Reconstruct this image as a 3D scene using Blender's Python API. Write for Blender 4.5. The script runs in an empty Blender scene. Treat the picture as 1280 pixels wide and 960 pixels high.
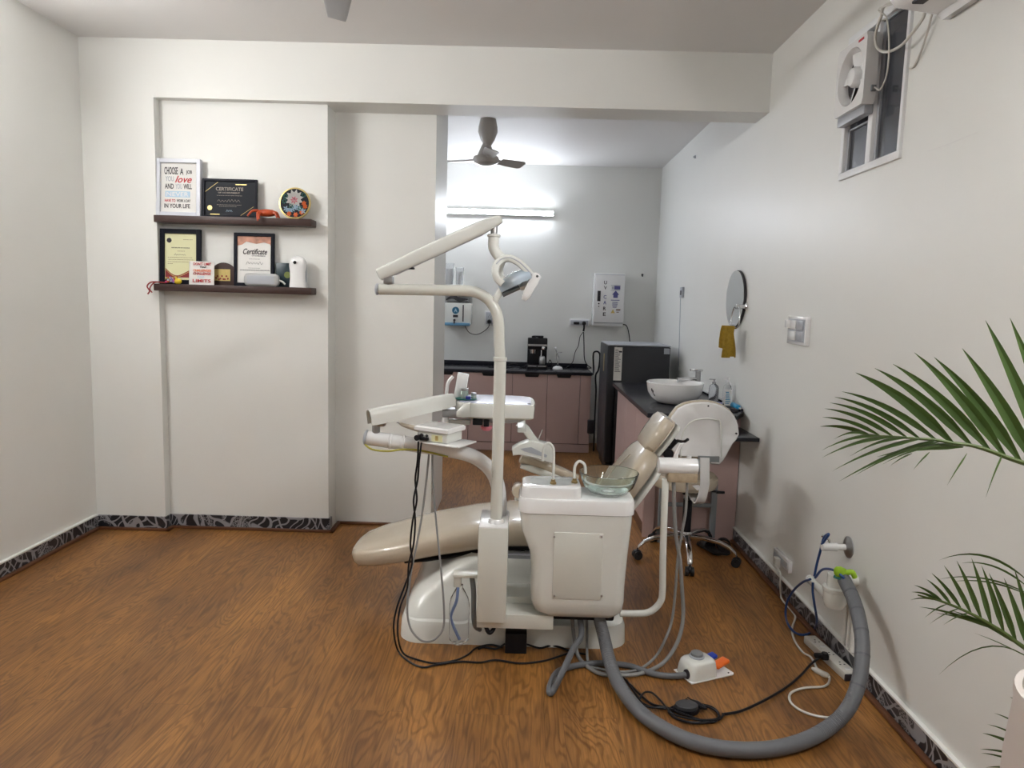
import bpy, bmesh, math, random
from mathutils import Vector, Matrix
random.seed(7)
S = bpy.context.scene; C = S.collection; PI = math.pi
# ------------------------------------------------------------------ camera
F, PITCH, YAW, ROLL = 887.2, .1147, .0097, .0276
EYE = Vector((0, 0, 1.5))
_fw = Vector((-math.sin(YAW)*math.cos(PITCH), math.cos(YAW)*math.cos(PITCH), -math.sin(PITCH)))
_r0 = _fw.cross(Vector((0, 0, 1))).normalized(); _u0 = _r0.cross(_fw)
_rt = math.cos(ROLL)*_r0 + math.sin(ROLL)*_u0; _up = -math.sin(ROLL)*_r0 + math.cos(ROLL)*_u0
cam = bpy.data.objects.new('camera', bpy.data.cameras.new('camera')); C.objects.link(cam)
cam.data.sensor_width = 36; cam.data.lens = F/1280*36; cam.data.clip_start = .02
m = Matrix((_rt, _up, -_fw)).transposed().to_4x4(); m.translation = EYE; cam.matrix_world = m
S.camera = cam
# ------------------------------------------------------------------ world, exposure
S.view_settings.view_transform = 'Standard'; S.view_settings.look = 'None'
S.view_settings.gamma = 1; S.view_settings.use_curve_mapping = False
S.view_settings.exposure = 2.08
W = bpy.data.worlds.new('night'); S.world = W; W.use_nodes = True
W.node_tree.nodes['Background'].inputs[0].default_value = (.05, .055, .07, 1)
W.node_tree.nodes['Background'].inputs[1].default_value = .15
TUBE_MAIN, TUBE_FILL, TUBE_BACK, TUBE_SIDE = 50, 56, 24, 14
COL_MAIN, COL_BACK = (.99, .985, .975), (.86, .91, 1)
# ------------------------------------------------------------------ measuring: photograph direction + known plane -> place in the room
def _on(x, y, ax, val):
    d = _fw + (x-640)/F*_rt - (y-480)/F*_up
    return EYE + d*((val-EYE[ax])/d[ax])
def AY(x, y, Y): return _on(x, y, 1, Y)
def AX(x, y, X): return _on(x, y, 0, X)
def AZ(x, y, z=0): return _on(x, y, 2, z)
# ------------------------------------------------------------------ materials
def mat(name, col, rough=.5, metal=0, coat=0, trans=0, ior=1.45, emit=None, es=0, noise=0, nscale=8, bump=0, bscale=60, spec=.5, alpha=1):
    M = bpy.data.materials.new(name); M.use_nodes = True; N = M.node_tree; b = N.nodes['Principled BSDF']
    b.inputs['Base Color'].default_value = (*col, 1); b.inputs['Roughness'].default_value = rough
    b.inputs['Metallic'].default_value = metal; b.inputs['Coat Weight'].default_value = coat
    b.inputs['Transmission Weight'].default_value = trans; b.inputs['IOR'].default_value = ior
    b.inputs['Specular IOR Level'].default_value = spec; b.inputs['Alpha'].default_value = alpha
    if emit: b.inputs['Emission Color'].default_value = (*emit, 1); b.inputs['Emission Strength'].default_value = es
    tc = N.nodes.new('ShaderNodeTexCoord')
    if noise:
        n = N.nodes.new('ShaderNodeTexNoise'); n.inputs['Scale'].default_value = nscale; n.inputs['Detail'].default_value = 5
        N.links.new(tc.outputs['Object'], n.inputs['Vector'])
        mx = N.nodes.new('ShaderNodeMix'); mx.data_type = 'RGBA'
        mx.inputs[6].default_value = (*[c*(1-noise) for c in col], 1); mx.inputs[7].default_value = (*[min(1, c*(1+noise)) for c in col], 1)
        N.links.new(n.outputs['Fac'], mx.inputs[0]); N.links.new(mx.outputs[2], b.inputs['Base Color'])
    if bump:
        n = N.nodes.new('ShaderNodeTexNoise'); n.inputs['Scale'].default_value = bscale; n.inputs['Detail'].default_value = 4
        N.links.new(tc.outputs['Object'], n.inputs['Vector'])
        bp = N.nodes.new('ShaderNodeBump'); bp.inputs['Strength'].default_value = bump; bp.inputs['Distance'].default_value = .004
        N.links.new(n.outputs['Fac'], bp.inputs['Height']); N.links.new(bp.outputs['Normal'], b.inputs['Normal'])
    return M
def floor_mat():
    M = bpy.data.materials.new('laminate_floor'); M.use_nodes = True; N = M.node_tree; L = N.links; b = N.nodes['Principled BSDF']
    def nd(t, **k):
        n = N.nodes.new(t)
        for a, v in k.items(): n.inputs[a].default_value = v
        return n
    tc = nd('ShaderNodeTexCoord'); mp = nd('ShaderNodeMapping', Rotation=(0, 0, PI/2)); L.new(tc.outputs['Object'], mp.inputs[0])
    br = nd('ShaderNodeTexBrick', Scale=1.0)
    for k, v in (('Color1', (0, 0, 0, 1)), ('Color2', (1, 1, 1, 1)), ('Mortar', (.5, .5, .5, 1)), ('Mortar Size', .0007), ('Brick Width', 1.22), ('Row Height', .195)): br.inputs[k].default_value = v
    L.new(mp.outputs[0], br.inputs['Vector'])
    mul = nd('ShaderNodeMath'); mul.operation = 'MULTIPLY'; mul.inputs[1].default_value = 7; L.new(br.outputs['Color'], mul.inputs[0])
    cmb = nd('ShaderNodeCombineXYZ'); L.new(mul.outputs[0], cmb.inputs[2])
    def stretched(sx, sy):
        q = nd('ShaderNodeMapping', Scale=(sx, sy, 1)); L.new(tc.outputs['Object'], q.inputs[0])
        a = nd('ShaderNodeVectorMath'); a.operation = 'ADD'; L.new(q.outputs[0], a.inputs[0]); L.new(cmb.outputs[0], a.inputs[1]); return a
    v1 = stretched(95, 5); n1 = nd('ShaderNodeTexNoise', Scale=1.0, Detail=6, Roughness=.65); L.new(v1.outputs[0], n1.inputs['Vector'])
    v2 = stretched(7, .9); n2 = nd('ShaderNodeTexNoise', Scale=1.0, Detail=3, Distortion=.6); L.new(v2.outputs[0], n2.inputs['Vector'])
    # cathedral rings: contour lines of a stretched noise
    m2 = nd('ShaderNodeMath'); m2.operation = 'MULTIPLY'; m2.inputs[1].default_value = 130; L.new(n2.outputs['Fac'], m2.inputs[0])
    sn = nd('ShaderNodeMath'); sn.operation = 'SINE'; L.new(m2.outputs[0], sn.inputs[0])
    r2 = nd('ShaderNodeMapRange'); r2.inputs[1].default_value = -.2; r2.inputs[2].default_value = 1; L.new(sn.outputs[0], r2.inputs[0])
    v3 = nd('ShaderNodeMapping', Scale=(3.6, 1.0, 1)); L.new(tc.outputs['Object'], v3.inputs[0]); n3 = nd('ShaderNodeTexNoise', Scale=1.0, Detail=4); L.new(v3.outputs[0], n3.inputs['Vector'])
    cr = nd('ShaderNodeValToRGB'); L.new(n3.outputs['Fac'], cr.inputs[0])
    cr.color_ramp.elements[0].position = .3; cr.color_ramp.elements[0].color = (.165, .068, .017, 1)
    cr.color_ramp.elements[1].position = .7; cr.color_ramp.elements[1].color = (.41, .185, .045, 1)
    mxa = nd('ShaderNodeMix'); mxa.data_type = 'RGBA'; mxa.blend_type = 'MULTIPLY'; mxa.inputs[0].default_value = 1
    g1 = nd('ShaderNodeMapRange'); g1.inputs[1].default_value = .3; g1.inputs[2].default_value = .7; g1.inputs[3].default_value = .62; g1.inputs[4].default_value = 1.18
    L.new(n1.outputs['Fac'], g1.inputs[0]); L.new(cr.outputs[0], mxa.inputs[6]); L.new(g1.outputs[0], mxa.inputs[7])
    mxb = nd('ShaderNodeMix'); mxb.data_type = 'RGBA'; mxb.blend_type = 'MULTIPLY'
    f2 = nd('ShaderNodeMath'); f2.operation = 'MULTIPLY'; f2.inputs[1].default_value = .56; L.new(r2.outputs[0], f2.inputs[0])
    L.new(f2.outputs[0], mxb.inputs[0]); L.new(mxa.outputs[2], mxb.inputs[6]); mxb.inputs[7].default_value = (.40, .34, .28, 1)
    mxc = nd('ShaderNodeMix'); mxc.data_type = 'RGBA'; L.new(br.outputs['Fac'], mxc.inputs[0]); L.new(mxb.outputs[2], mxc.inputs[6]); mxc.inputs[7].default_value = (.13, .055, .02, 1)
    L.new(mxc.outputs[2], b.inputs['Base Color']); b.inputs['Roughness'].default_value = .42
    bp = nd('ShaderNodeBump', Strength=.12, Distance=.002); L.new(n1.outputs['Fac'], bp.inputs['Height']); L.new(bp.outputs[0], b.inputs['Normal'])
    return M
def tile_mat():
    M = bpy.data.materials.new('mosaic_skirting'); M.use_nodes = True; N = M.node_tree; L = N.links; b = N.nodes['Principled BSDF']
    tc = N.nodes.new('ShaderNodeTexCoord')
    sx = N.nodes.new('ShaderNodeSeparateXYZ'); L.new(tc.outputs['Object'], sx.inputs[0])
    ad = N.nodes.new('ShaderNodeMath'); L.new(sx.outputs[0], ad.inputs[0]); L.new(sx.outputs[1], ad.inputs[1])
    cb = N.nodes.new('ShaderNodeCombineXYZ'); L.new(ad.outputs[0], cb.inputs[0]); L.new(sx.outputs[2], cb.inputs[1])
    nz = N.nodes.new('ShaderNodeTexNoise'); nz.inputs['Scale'].default_value = 5; nz.inputs['Detail'].default_value = 1; L.new(cb.outputs[0], nz.inputs['Vector'])
    sc_ = N.nodes.new('ShaderNodeVectorMath'); sc_.operation = 'SCALE'; sc_.inputs['Scale'].default_value = .34; L.new(nz.outputs['Color'], sc_.inputs[0])
    wv = N.nodes.new('ShaderNodeVectorMath'); wv.operation = 'ADD'; L.new(cb.outputs[0], wv.inputs[0]); L.new(sc_.outputs[0], wv.inputs[1])
    def wave(rot, sc, dist):
        mp = N.nodes.new('ShaderNodeMapping'); mp.inputs['Rotation'].default_value = (0, 0, rot); L.new(wv.outputs[0], mp.inputs[0])
        w = N.nodes.new('ShaderNodeTexWave'); w.inputs['Scale'].default_value = sc; w.inputs['Distortion'].default_value = dist; w.inputs['Detail'].default_value = 0; w.inputs['Detail Scale'].default_value = .6
        L.new(mp.outputs[0], w.inputs[0])
        r = N.nodes.new('ShaderNodeMapRange'); r.inputs[1].default_value = .86; r.inputs[2].default_value = .92; L.new(w.outputs['Fac'], r.inputs[0]); return r
    w1 = wave(.5, 6.5, .5); w2 = wave(-.9, 4.0, .5)
    vo = N.nodes.new('ShaderNodeTexVoronoi'); vo.inputs['Scale'].default_value = 95; vo.feature = 'DISTANCE_TO_EDGE'; L.new(cb.outputs[0], vo.inputs['Vector'])
    rv = N.nodes.new('ShaderNodeMapRange'); rv.inputs[1].default_value = .10; rv.inputs[2].default_value = .06; L.new(vo.outputs['Distance'], rv.inputs[0])
    ns = N.nodes.new('ShaderNodeTexNoise'); ns.inputs['Scale'].default_value = 7; L.new(cb.outputs[0], ns.inputs['Vector'])
    th = N.nodes.new('ShaderNodeMath'); th.operation = 'GREATER_THAN'; th.inputs[1].default_value = .56; L.new(ns.outputs['Fac'], th.inputs[0])
    mu = N.nodes.new('ShaderNodeMath'); mu.operation = 'MULTIPLY'; L.new(th.outputs[0], mu.inputs[0]); L.new(rv.outputs[0], mu.inputs[1])
    mx = N.nodes.new('ShaderNodeMath'); mx.operation = 'MAXIMUM'; L.new(w1.outputs[0], mx.inputs[0]); L.new(w2.outputs[0], mx.inputs[1])
    m2 = N.nodes.new('ShaderNodeMath'); m2.operation = 'MAXIMUM'; L.new(mx.outputs[0], m2.inputs[0]); L.new(mu.outputs[0], m2.inputs[1])
    mc = N.nodes.new('ShaderNodeMix'); mc.data_type = 'RGBA'; L.new(m2.outputs[0], mc.inputs[0]); mc.inputs[6].default_value = (.012, .013, .018, 1); mc.inputs[7].default_value = (.30, .30, .32, 1)
    L.new(mc.outputs[2], b.inputs['Base Color']); b.inputs['Roughness'].default_value = .3
    return M
M = dict(
 wall=mat('wall_paint', (.785, .788, .758), .42, noise=.02, nscale=3, bump=.05, bscale=14, spec=.4),
 ceil=mat('ceiling_paint', (.76, .75, .74), .6, noise=.01),
 trimwood=mat('brown_edging', (.12, .045, .018), .4, noise=.2, nscale=20),
 white=mat('white_plastic', (.725, .735, .695), .22, coat=.4, noise=.01),
 enamel=mat('cream_enamel', (.68, .685, .63), .25, coat=.5, noise=.01),
 whitepure=mat('white_gloss', (.82, .82, .82), .15, coat=.5, noise=.01),
 vinyl=mat('beige_vinyl', (.52, .445, .345), .25, coat=.8, noise=.05, nscale=6, bump=.55, bscale=11),
 vinylside=mat('beige_piping', (.58, .50, .40), .3, coat=.4, noise=.03),
 pink=mat('pink_laminate', (.50, .36, .335), .35, noise=.03, nscale=5),
 granite=mat('dark_granite', (.020, .020, .027), .25, noise=.5, nscale=200, spec=.3),
 black=mat('black_plastic', (.010, .010, .013), .35, noise=.1, spec=.3),
 rubber=mat('black_rubber', (.010, .010, .011), .5, noise=.1),
 darkgap=mat('dark_laminate', (.03, .025, .03), .5, noise=.1),
 fridge=mat('grey_fridge', (.034, .035, .040), .4, spec=.3, noise=.04),
 chrome=mat('chrome', (.72, .72, .73), .12, metal=1, noise=.02),
 steel=mat('brushed_steel', (.45, .45, .46), .32, metal=1, noise=.05),
 brass=mat('brass', (.45, .33, .16), .3, metal=1, noise=.05),
 shelf=mat('dark_brown_shelf', (.050, .026, .022), .45, noise=.25, nscale=15),
 greyhose=mat('grey_hose', (.135, .14, .15), .5, noise=.12, nscale=14),
 greytube=mat('grey_tube', (.25, .25, .245), .4, noise=.05),
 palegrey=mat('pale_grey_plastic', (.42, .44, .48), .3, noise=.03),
 lampblue=mat('pale_blue_plastic', (.42, .50, .58), .18, coat=.5, noise=.03),
 glass=mat('clear_glass', (.95, 1, .98), .02, trans=1, ior=1.45),
 greenglass=mat('greenish_glass', (.89, .985, .945), .02, trans=1, ior=1.45),
 darkglass=mat('night_glass', (.30, .31, .34), .06, trans=.85, ior=1.45, spec=.6),
 mirror=mat('mirror_silver', (.80, .82, .84), .03, metal=1),
 bottle=mat('clear_plastic', (.95, .96, .97), .2, trans=.95, ior=1.2),
 water=mat('water', (.9, .95, .97), .02, trans=1, ior=1.33),
 bluetube=mat('blue_tube', (.025, .07, .22), .3, noise=.05),
 paleblue=mat('pale_blue_tube', (.18, .28, .55), .3, noise=.05),
 yellowtube=mat('yellow_tube', (.45, .42, .08), .35, noise=.05),
 lime=mat('lime_rubber', (.33, .55, .03), .5, noise=.15, nscale=40),
 orange=mat('orange_plastic', (.85, .16, .02), .35, noise=.04),
 blue=mat('blue_plastic', (.02, .06, .45), .35, noise=.04),
 red=mat('red_print', (.50, .03, .04), .5, noise=.03),
 ink=mat('dark_ink', (.03, .025, .03), .6, noise=.05),
 purple=mat('purple_ink', (.10, .10, .28), .6, noise=.05),
 palebl=mat('pale_blue_print', (.45, .62, .75), .6, noise=.03),
 paper=mat('paper', (.78, .77, .74), .7, noise=.02),
 cream=mat('cream_paper', (.72, .71, .44), .6, noise=.03),
 maroon=mat('maroon_print', (.26, .03, .03), .6, noise=.1),
 silverframe=mat('silver_white_frame', (.60, .62, .68), .35, noise=.03),
 blackframe=mat('black_frame', (.006, .007, .014), .45, noise=.1, spec=.15),
 darkpaper=mat('dark_card', (.018, .020, .026), .5, noise=.1, spec=.15),
 gold=mat('gold_print', (.55, .42, .16), .35, metal=.6, noise=.2, nscale=60),
 copper=mat('pale_gold_ink', (.33, .29, .25), .5, noise=.1),
 crab=mat('orange_red_crab', (.46, .07, .02), .4, noise=.35, nscale=60, bump=.3, bscale=150),
 yellow=mat('yellow_plastic', (.75, .55, .03), .4, noise=.05),
 towel=mat('mustard_towel', (.52, .35, .05), .9, noise=.3, nscale=60, bump=.9, bscale=160),
 porcelain=mat('white_porcelain', (.80, .80, .80), .08, coat=.6, noise=.01),
 soap=mat('clear_gel', (.93, .95, .98), .1, trans=.9, ior=1.2),
 aqua=mat('blue_gel_cap', (.03, .28, .50), .3, noise=.05),
 violet=mat('violet_plastic', (.22, .18, .55), .4, noise=.05),
 teal=mat('teal_plastic', (.02, .16, .13), .3, noise=.1),
 pinkgum=mat('pink_plastic', (.75, .22, .28), .4, noise=.05),
 magenta=mat('magenta_plastic', (.65, .05, .25), .4, noise=.05),
 leaf=mat('palm_leaf', (.080, .150, .034), .45, noise=.35, nscale=9),
 stem=mat('palm_stem', (.09, .13, .03), .5, noise=.2, nscale=12),
 pot=mat('pale_planter', (.66, .60, .56), .45, noise=.02),
 soil=mat('potting_soil', (.03, .018, .012), .95, noise=.4, nscale=40),
 fan=mat('cream_fan_enamel', (.36, .33, .30), .3, coat=.3, noise=.03),
 fanshade=mat('shaded_fan_blade', (.36, .37, .39), .35, noise=.03),  # blade grey has the shade it hangs in put into the colour
 tubeglow=mat('fluorescent_tube_main', (.9, .9, .9), .4, emit=COL_MAIN, es=TUBE_MAIN),
 fillglow=mat('added_fill_tube', (.9, .9, .9), .4, emit=COL_MAIN, es=TUBE_FILL),
 tubeglow4=mat('fluorescent_tube_side', (.9, .9, .9), .4, emit=COL_BACK, es=TUBE_SIDE),
 tubeglow3=mat('fluorescent_tube_back', (.9, .9, .9), .4, emit=COL_BACK, es=TUBE_BACK),
 frame_grey=mat('grey_metal_frame', (.22, .24, .25), .45, noise=.05),
 cable=mat('white_cable', (.62, .60, .55), .4, noise=.05),
 upvc=mat('window_upvc', (.78, .79, .80), .5, noise=.01),
 floor=floor_mat(), tile=tile_mat(),
)
# ------------------------------------------------------------------ mesh helpers
def bx(bm, x0, x1, y0, y1, z0, z1, bev=0, seg=2, T=None):
    r = bmesh.ops.create_cube(bm, size=1)['verts']
    for v in r: v.co = Vector(((x0+x1)/2+v.co.x*(x1-x0), (y0+y1)/2+v.co.y*(y1-y0), (z0+z1)/2+v.co.z*(z1-z0)))
    if bev:
        es = list({e for v in r for e in v.link_edges})
        q = bmesh.ops.bevel(bm, geom=es, offset=bev, segments=seg, profile=.5, affect='EDGES')
        r = list({v for f in q['faces'] for v in f.verts} | {v for v in r if v.is_valid})
    if T is not None: bmesh.ops.transform(bm, matrix=T, verts=r)
    return bm
def BX(*a, **k): return bx(bmesh.new(), *a, **k)
def ring(c, u, v, a, b, n=20, p=2.0):
    out = []
    for i in range(n):
        t = 2*PI*i/n; ct, st = math.cos(t), math.sin(t)
        out.append(Vector(c) + Vector(u)*a*math.copysign(abs(ct)**(2/p), ct) + Vector(v)*b*math.copysign(abs(st)**(2/p), st))
    return out
def loft(bm, rings, cap=True, closed=False):
    R = [[bm.verts.new(p) for p in r] for r in rings]; n = len(R[0])
    for a, b in zip(R, R[1:] + ([R[0]] if closed else [])):
        for i in range(n): bm.faces.new((a[i], a[(i+1) % n], b[(i+1) % n], b[i]))
    if cap and not closed: bm.faces.new(R[0][::-1]); bm.faces.new(R[-1])
    return bm
def cat(pts, k=6):
    P = [Vector(p) for p in pts]
    if len(P) < 3: return P
    Q = [2*P[0]-P[1]] + P + [2*P[-1]-P[-2]]; out = []
    for i in range(1, len(Q)-2):
        a, b, c, d = Q[i-1:i+3]
        for j in range(k):
            t = j/k; out.append(.5*((2*b)+(c-a)*t+(2*a-5*b+4*c-d)*t*t+(3*b-a-3*c+d)*t**3))
    return out + [P[-1]]
def tube(bm, pts, r, n=10, k=6, rib=0, pitch=.006, flat=1):
    P = cat(pts, k) if k > 1 else [Vector(p) for p in pts]
    if rib:
        L = [0]
        for a, b in zip(P, P[1:]): L.append(L[-1]+(b-a).length)
        N = int(L[-1]/pitch*2); Q = []; j = 0
        for i in range(N+1):
            s = L[-1]*i/N
            while j < len(P)-2 and L[j+1] < s: j += 1
            Q.append(P[j].lerp(P[j+1], (s-L[j])/max(1e-9, L[j+1]-L[j])))
        P = Q
    d0 = (P[1]-P[0]).normalized(); u = d0.orthogonal().normalized(); rings = []
    for i, p in enumerate(P):
        d = (P[min(i+1, len(P)-1)]-P[max(i-1, 0)]).normalized()
        u = (u-d*u.dot(d)).normalized(); v = d.cross(u)
        t = i/(len(P)-1); rr = r(t) if callable(r) else r
        if rib: rr += rib*(i % 2)
        rings.append(ring(p, u, v, rr, rr*flat, n))
    return loft(bm, rings)
def TB(pts, r, **k): return tube(bmesh.new(), pts, r, **k)
def cyl(bm, a, b, r, r2=None, n=20):
    a, b = Vector(a), Vector(b); d = (b-a).normalized(); u = d.orthogonal().normalized(); v = d.cross(u)
    return loft(bm, [ring(a, u, v, r, r, n), ring(b, u, v, r2 if r2 is not None else r, r2 if r2 is not None else r, n)])
def CY(*a, **k): return cyl(bmesh.new(), *a, **k)
def lathe(bm, prof, o=(0, 0, 0), ax=(0, 0, 1), n=28, sx=1, cap=True):
    ax = Vector(ax).normalized(); u = Vector((1, 0, 0)) if abs(ax.x) < .9 else Vector((0, 1, 0)); u = (u-ax*u.dot(ax)).normalized(); v = ax.cross(u); o = Vector(o)
    return loft(bm, [ring(o+ax*z, u, v, max(r, .0004)*sx, max(r, .0004), n) for r, z in prof], cap)
def LA(*a, **k): return lathe(bmesh.new(), *a, **k)
def prism(bm, pts, vec, bev=0):
    a = [bm.verts.new(Vector(p)) for p in pts]; b = [bm.verts.new(Vector(p)+Vector(vec)) for p in pts]; n = len(a)
    fs = [bm.faces.new(a[::-1]), bm.faces.new(b)] + [bm.faces.new((a[i], a[(i+1) % n], b[(i+1) % n], b[i])) for i in range(n)]
    if bev: bmesh.ops.bevel(bm, geom=list(set(fs[0].edges) | set(fs[1].edges)), offset=bev, segments=2, profile=.5, affect='EDGES')
    return bm
def PR(*a, **k): return prism(bmesh.new(), *a, **k)
def ball(bm, c, r, s=(1, 1, 1), n=12):
    q = bmesh.ops.create_uvsphere(bm, u_segments=n*2, v_segments=n, radius=1)['verts']
    for v in q: v.co = Vector(c)+Vector((v.co.x*r*s[0], v.co.y*r*s[1], v.co.z*r*s[2]))
    return bm
def rot(bm, M4): bmesh.ops.transform(bm, matrix=M4, verts=bm.verts); return bm
ORG = {}
def obj(name, bm, m, parent=None, sub=0, loc=None, ang=38, label=None):
    bmesh.ops.recalc_face_normals(bm, faces=bm.faces)
    me = bpy.data.meshes.new(name)
    if parent is not None: org = ORG[parent.name]
    elif loc is not None: org = Vector(loc)
    else:
        xs = [v.co for v in bm.verts]; org = Vector(((min(c.x for c in xs)+max(c.x for c in xs))/2, (min(c.y for c in xs)+max(c.y for c in xs))/2, min(c.z for c in xs)))
    bm.transform(Matrix.Translation(-org)); bm.to_mesh(me); bm.free()
    me.polygons.foreach_set('use_smooth', [True]*len(me.polygons)); me.set_sharp_from_angle(angle=math.radians(ang))
    me.materials.append(M[m] if isinstance(m, str) else m)
    o = bpy.data.objects.new(name, me); C.objects.link(o)
    if parent is not None: o.parent = parent
    else: o.location = org
    ORG[o.name] = org
    if sub: s = o.modifiers.new('sub', 'SUBSURF'); s.levels = s.render_levels = sub
    if label: o['label'] = label
    return o
def objs(name, bm, m, parent):
    """one part object per separate piece of the mesh"""
    left = set(bm.verts); groups = []
    while left:
        st = [left.pop()]; g = set(st)
        while st:
            for e in st.pop().link_edges:
                for v in e.verts:
                    if v not in g: g.add(v); left.discard(v); st.append(v)
        groups.append(g)
    for g in groups:
        nb = bmesh.new(); mp = {}
        for f in bm.faces:
            if f.verts[0] in g:
                for v in f.verts:
                    if v not in mp: mp[v] = nb.verts.new(v.co)
                nb.faces.new([mp[v] for v in f.verts])
        obj(name, nb, m, parent)
    bm.free()
def inplace(name, bm, m, parent):
    """a part given in room coordinates under a thing that was built round its own origin"""
    T = Matrix.Translation(parent.location) @ Matrix.Rotation(parent.rotation_euler.z, 4, 'Z')
    bm.transform(T.inverted()); return obj(name, bm, m, parent)
def thing(name, label, catg, loc, rotz=0, group=None, tilt=0):
    o = bpy.data.objects.new(name, None); C.objects.link(o); o.empty_display_size = .05
    o.location = loc; o.rotation_euler = (tilt, 0, rotz); o['label'] = label; o['category'] = catg
    if group: o['group'] = group
    ORG[o.name] = Vector(loc); return o
def tag(o, label, catg, group=None):
    o['label'] = label; o['category'] = catg
    if group: o['group'] = group
    return o
def struct(name, bm, m, ang=30):
    o = obj(name, bm, m, loc=(0, 0, 0), ang=ang); o['kind'] = 'structure'; return o
def txt(parent, s, x0, x1, z0, z1, y, m, shear=0, name='lettering', ext=.0006, bold=.018):
    cu = bpy.data.curves.new('t', 'FONT'); cu.body = s; cu.size = 1; cu.shear = shear; cu.extrude = .01; cu.offset = bold
    cu.resolution_u = 3; o = bpy.data.objects.new('t', cu); C.objects.link(o)
    bpy.context.view_layer.update(); me = o.to_mesh(); bm = bmesh.new(); bm.from_mesh(me); o.to_mesh_clear()
    bpy.data.objects.remove(o); bpy.data.curves.remove(cu)
    a0 = min(v.co.x for v in bm.verts); a1 = max(v.co.x for v in bm.verts); b0 = min(v.co.y for v in bm.verts); b1 = max(v.co.y for v in bm.verts)
    for v in bm.verts:
        v.co = Vector((x0+(v.co.x-a0)/(a1-a0)*(x1-x0), y-(ext if v.co.z > 0 else -ext*.5), z0+(v.co.y-b0)/(b1-b0)*(z1-z0)))
    return obj(name, bm, m, parent)
# ================================================================== THE ROOM
XL, XR, YA, YB, YP, YK = -2.66, 1.43, 4.36, 4.61, 4.60, 7.62
H, HB, H2, Y0 = 2.985, 2.652, 2.93, -1.8
HSK = .086
struct('floor', BX(XL-.1, XR+.1, Y0-.1, YK+.1, -.06, 0), 'floor')
struct('ceiling', BX(XL-.1, XR+.1, Y0-.1, YA+.12, H, H+.1), 'ceil')
struct('ceiling', BX(-2.0, XR+.1, YA+.12, YK+.1, H2, H2+.155), 'ceil')
struct('wall_left', BX(XL-.1, XL, Y0-.1, YA+.1, 0, H), 'wall')
struct('wall_rear', BX(XL-.1, XR+.1, Y0-.1, Y0, 0, H), 'wall')
# right wall with the window opening
WY0, WY1, WZ0, WZ1 = 2.80, 3.32, 2.085, 2.70
bm = bmesh.new()
bx(bm, XR, XR+.14, Y0-.1, WY0, 0, H); bx(bm, XR, XR+.14, WY1, YK+.1, 0, H)
bx(bm, XR, XR+.14, WY0, WY1, 0, WZ0); bx(bm, XR, XR+.14, WY0, WY1, WZ1, H)
struct('wall_right', bm, 'wall')
struct('wall_back', BX(-2.0, XR, YK, YK+.1, 0, H2), 'wall')
struct('wall_back_left', BX(-2.1, -2.0, 5.27, YK+.1, 0, H2), 'wall')
# front wall: pillar, alcove wall, thick partition, beam
bm = bmesh.new()
bx(bm, XL, -2.222, YA, 4.75, 0, HB)
bx(bm, -2.222, -1.2, 4.425, 4.75, 0, HB)
struct('wall_front', bm, 'wall')
struct('wall_partition', BX(-1.2, -.562, 4.60, 5.27, 0, H2), 'wall')
struct('wall_partition_rear', BX(-2.1, -1.2, 4.75, 5.27, 0, H2), 'wall')
bm = BX(XL, XR, YA, YB, HB, H); struct('wall_beam', bm, 'wall')
# mosaic skirting, plaster lip above it, brown edging on the floor
def skirt(name, x0, x1, y0, y1): struct(name, BX(x0, x1, y0, y1, .012, HSK), 'tile')
skirt('baseboard_left', XL, XL+.012, Y0, YA-.012)
skirt('baseboard_pillar', XL, -2.222+.012, YA-.012, YA)
skirt('baseboard_pillar_side', -2.222, -2.222+.012, YA, 4.425)
skirt('baseboard_alcove', -2.21, -1.2+.012, 4.413, 4.425)
skirt('baseboard_alcove_side', -1.2, -1.188, 4.425, 4.47)
skirt('baseboard_right', XR-.012, XR, Y0, 4.52)
struct('trim_2', BX(XL, XL+.02, Y0, YA-.02, HSK, HSK+.008), 'wall')
struct('trim_3', BX(XR-.018, XR, Y0, 4.50, HSK, HSK+.008), 'wall')
def quarter(name, pts):
    bm = bmesh.new()
    for (xa, ya), (xb, yb) in zip(pts, pts[1:]):
        x0, x1 = sorted((xa, xb)); y0, y1 = sorted((ya, yb)); w = .013
        bx(bm, x0-w, x1+w, y0-w, y1+w, 0, .016, .005)
    struct(name, bm, 'trimwood')
quarter('trim_4', [(XL+.024, Y0), (XL+.024, YA-.026), (-2.197, YA-.026), (-2.197, 4.400), (-1.175, 4.400), (-1.175, 4.588), (-.57, 4.588)])
quarter('trim_5', [(XR-.024, Y0), (XR-.024, 4.45)])
# ---------------------------------------------------------------- window in the right wall
w = struct('window_1', bmesh.new(), 'white')
def wpart(name, bm, m): o = obj(name, bm, m, w); return o
ORG[w.name] = Vector((0, 0, 0))
bm = bmesh.new(); f = .03
bx(bm, XR-.012, XR+.05, WY0, WY1, WZ0, WZ0+f, .003); bx(bm, XR-.012, XR+.05, WY0, WY1, WZ1-f, WZ1, .003)
bx(bm, XR-.012, XR+.05, WY0, WY0+f*.7, WZ0+f, WZ1-f, .003); bx(bm, XR-.012, XR+.05, WY1-f, WY1, WZ0+f, WZ1-f, .003)
bx(bm, XR-.012, XR+.05, 3.035, 3.075, WZ0+f, WZ1-f, .003)
wpart('window_frame', bm, 'upvc')
bm = bmesh.new()
for a, b, c, d in ((WY0+.021, 3.035, WZ0+f, WZ1-f), (3.075, WY1-f, WZ0+f, 2.30)):
    s = .018
    bx(bm, XR+.004, XR+.03, b-s, b, c, d); bx(bm, XR+.004, XR+.03, a, a+.006, c, d); bx(bm, XR+.004, XR+.03, a, b, c, c+.008); bx(bm, XR+.004, XR+.03, a, b, d-.008, d)
wpart('sash', bm, 'palegrey')
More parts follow.
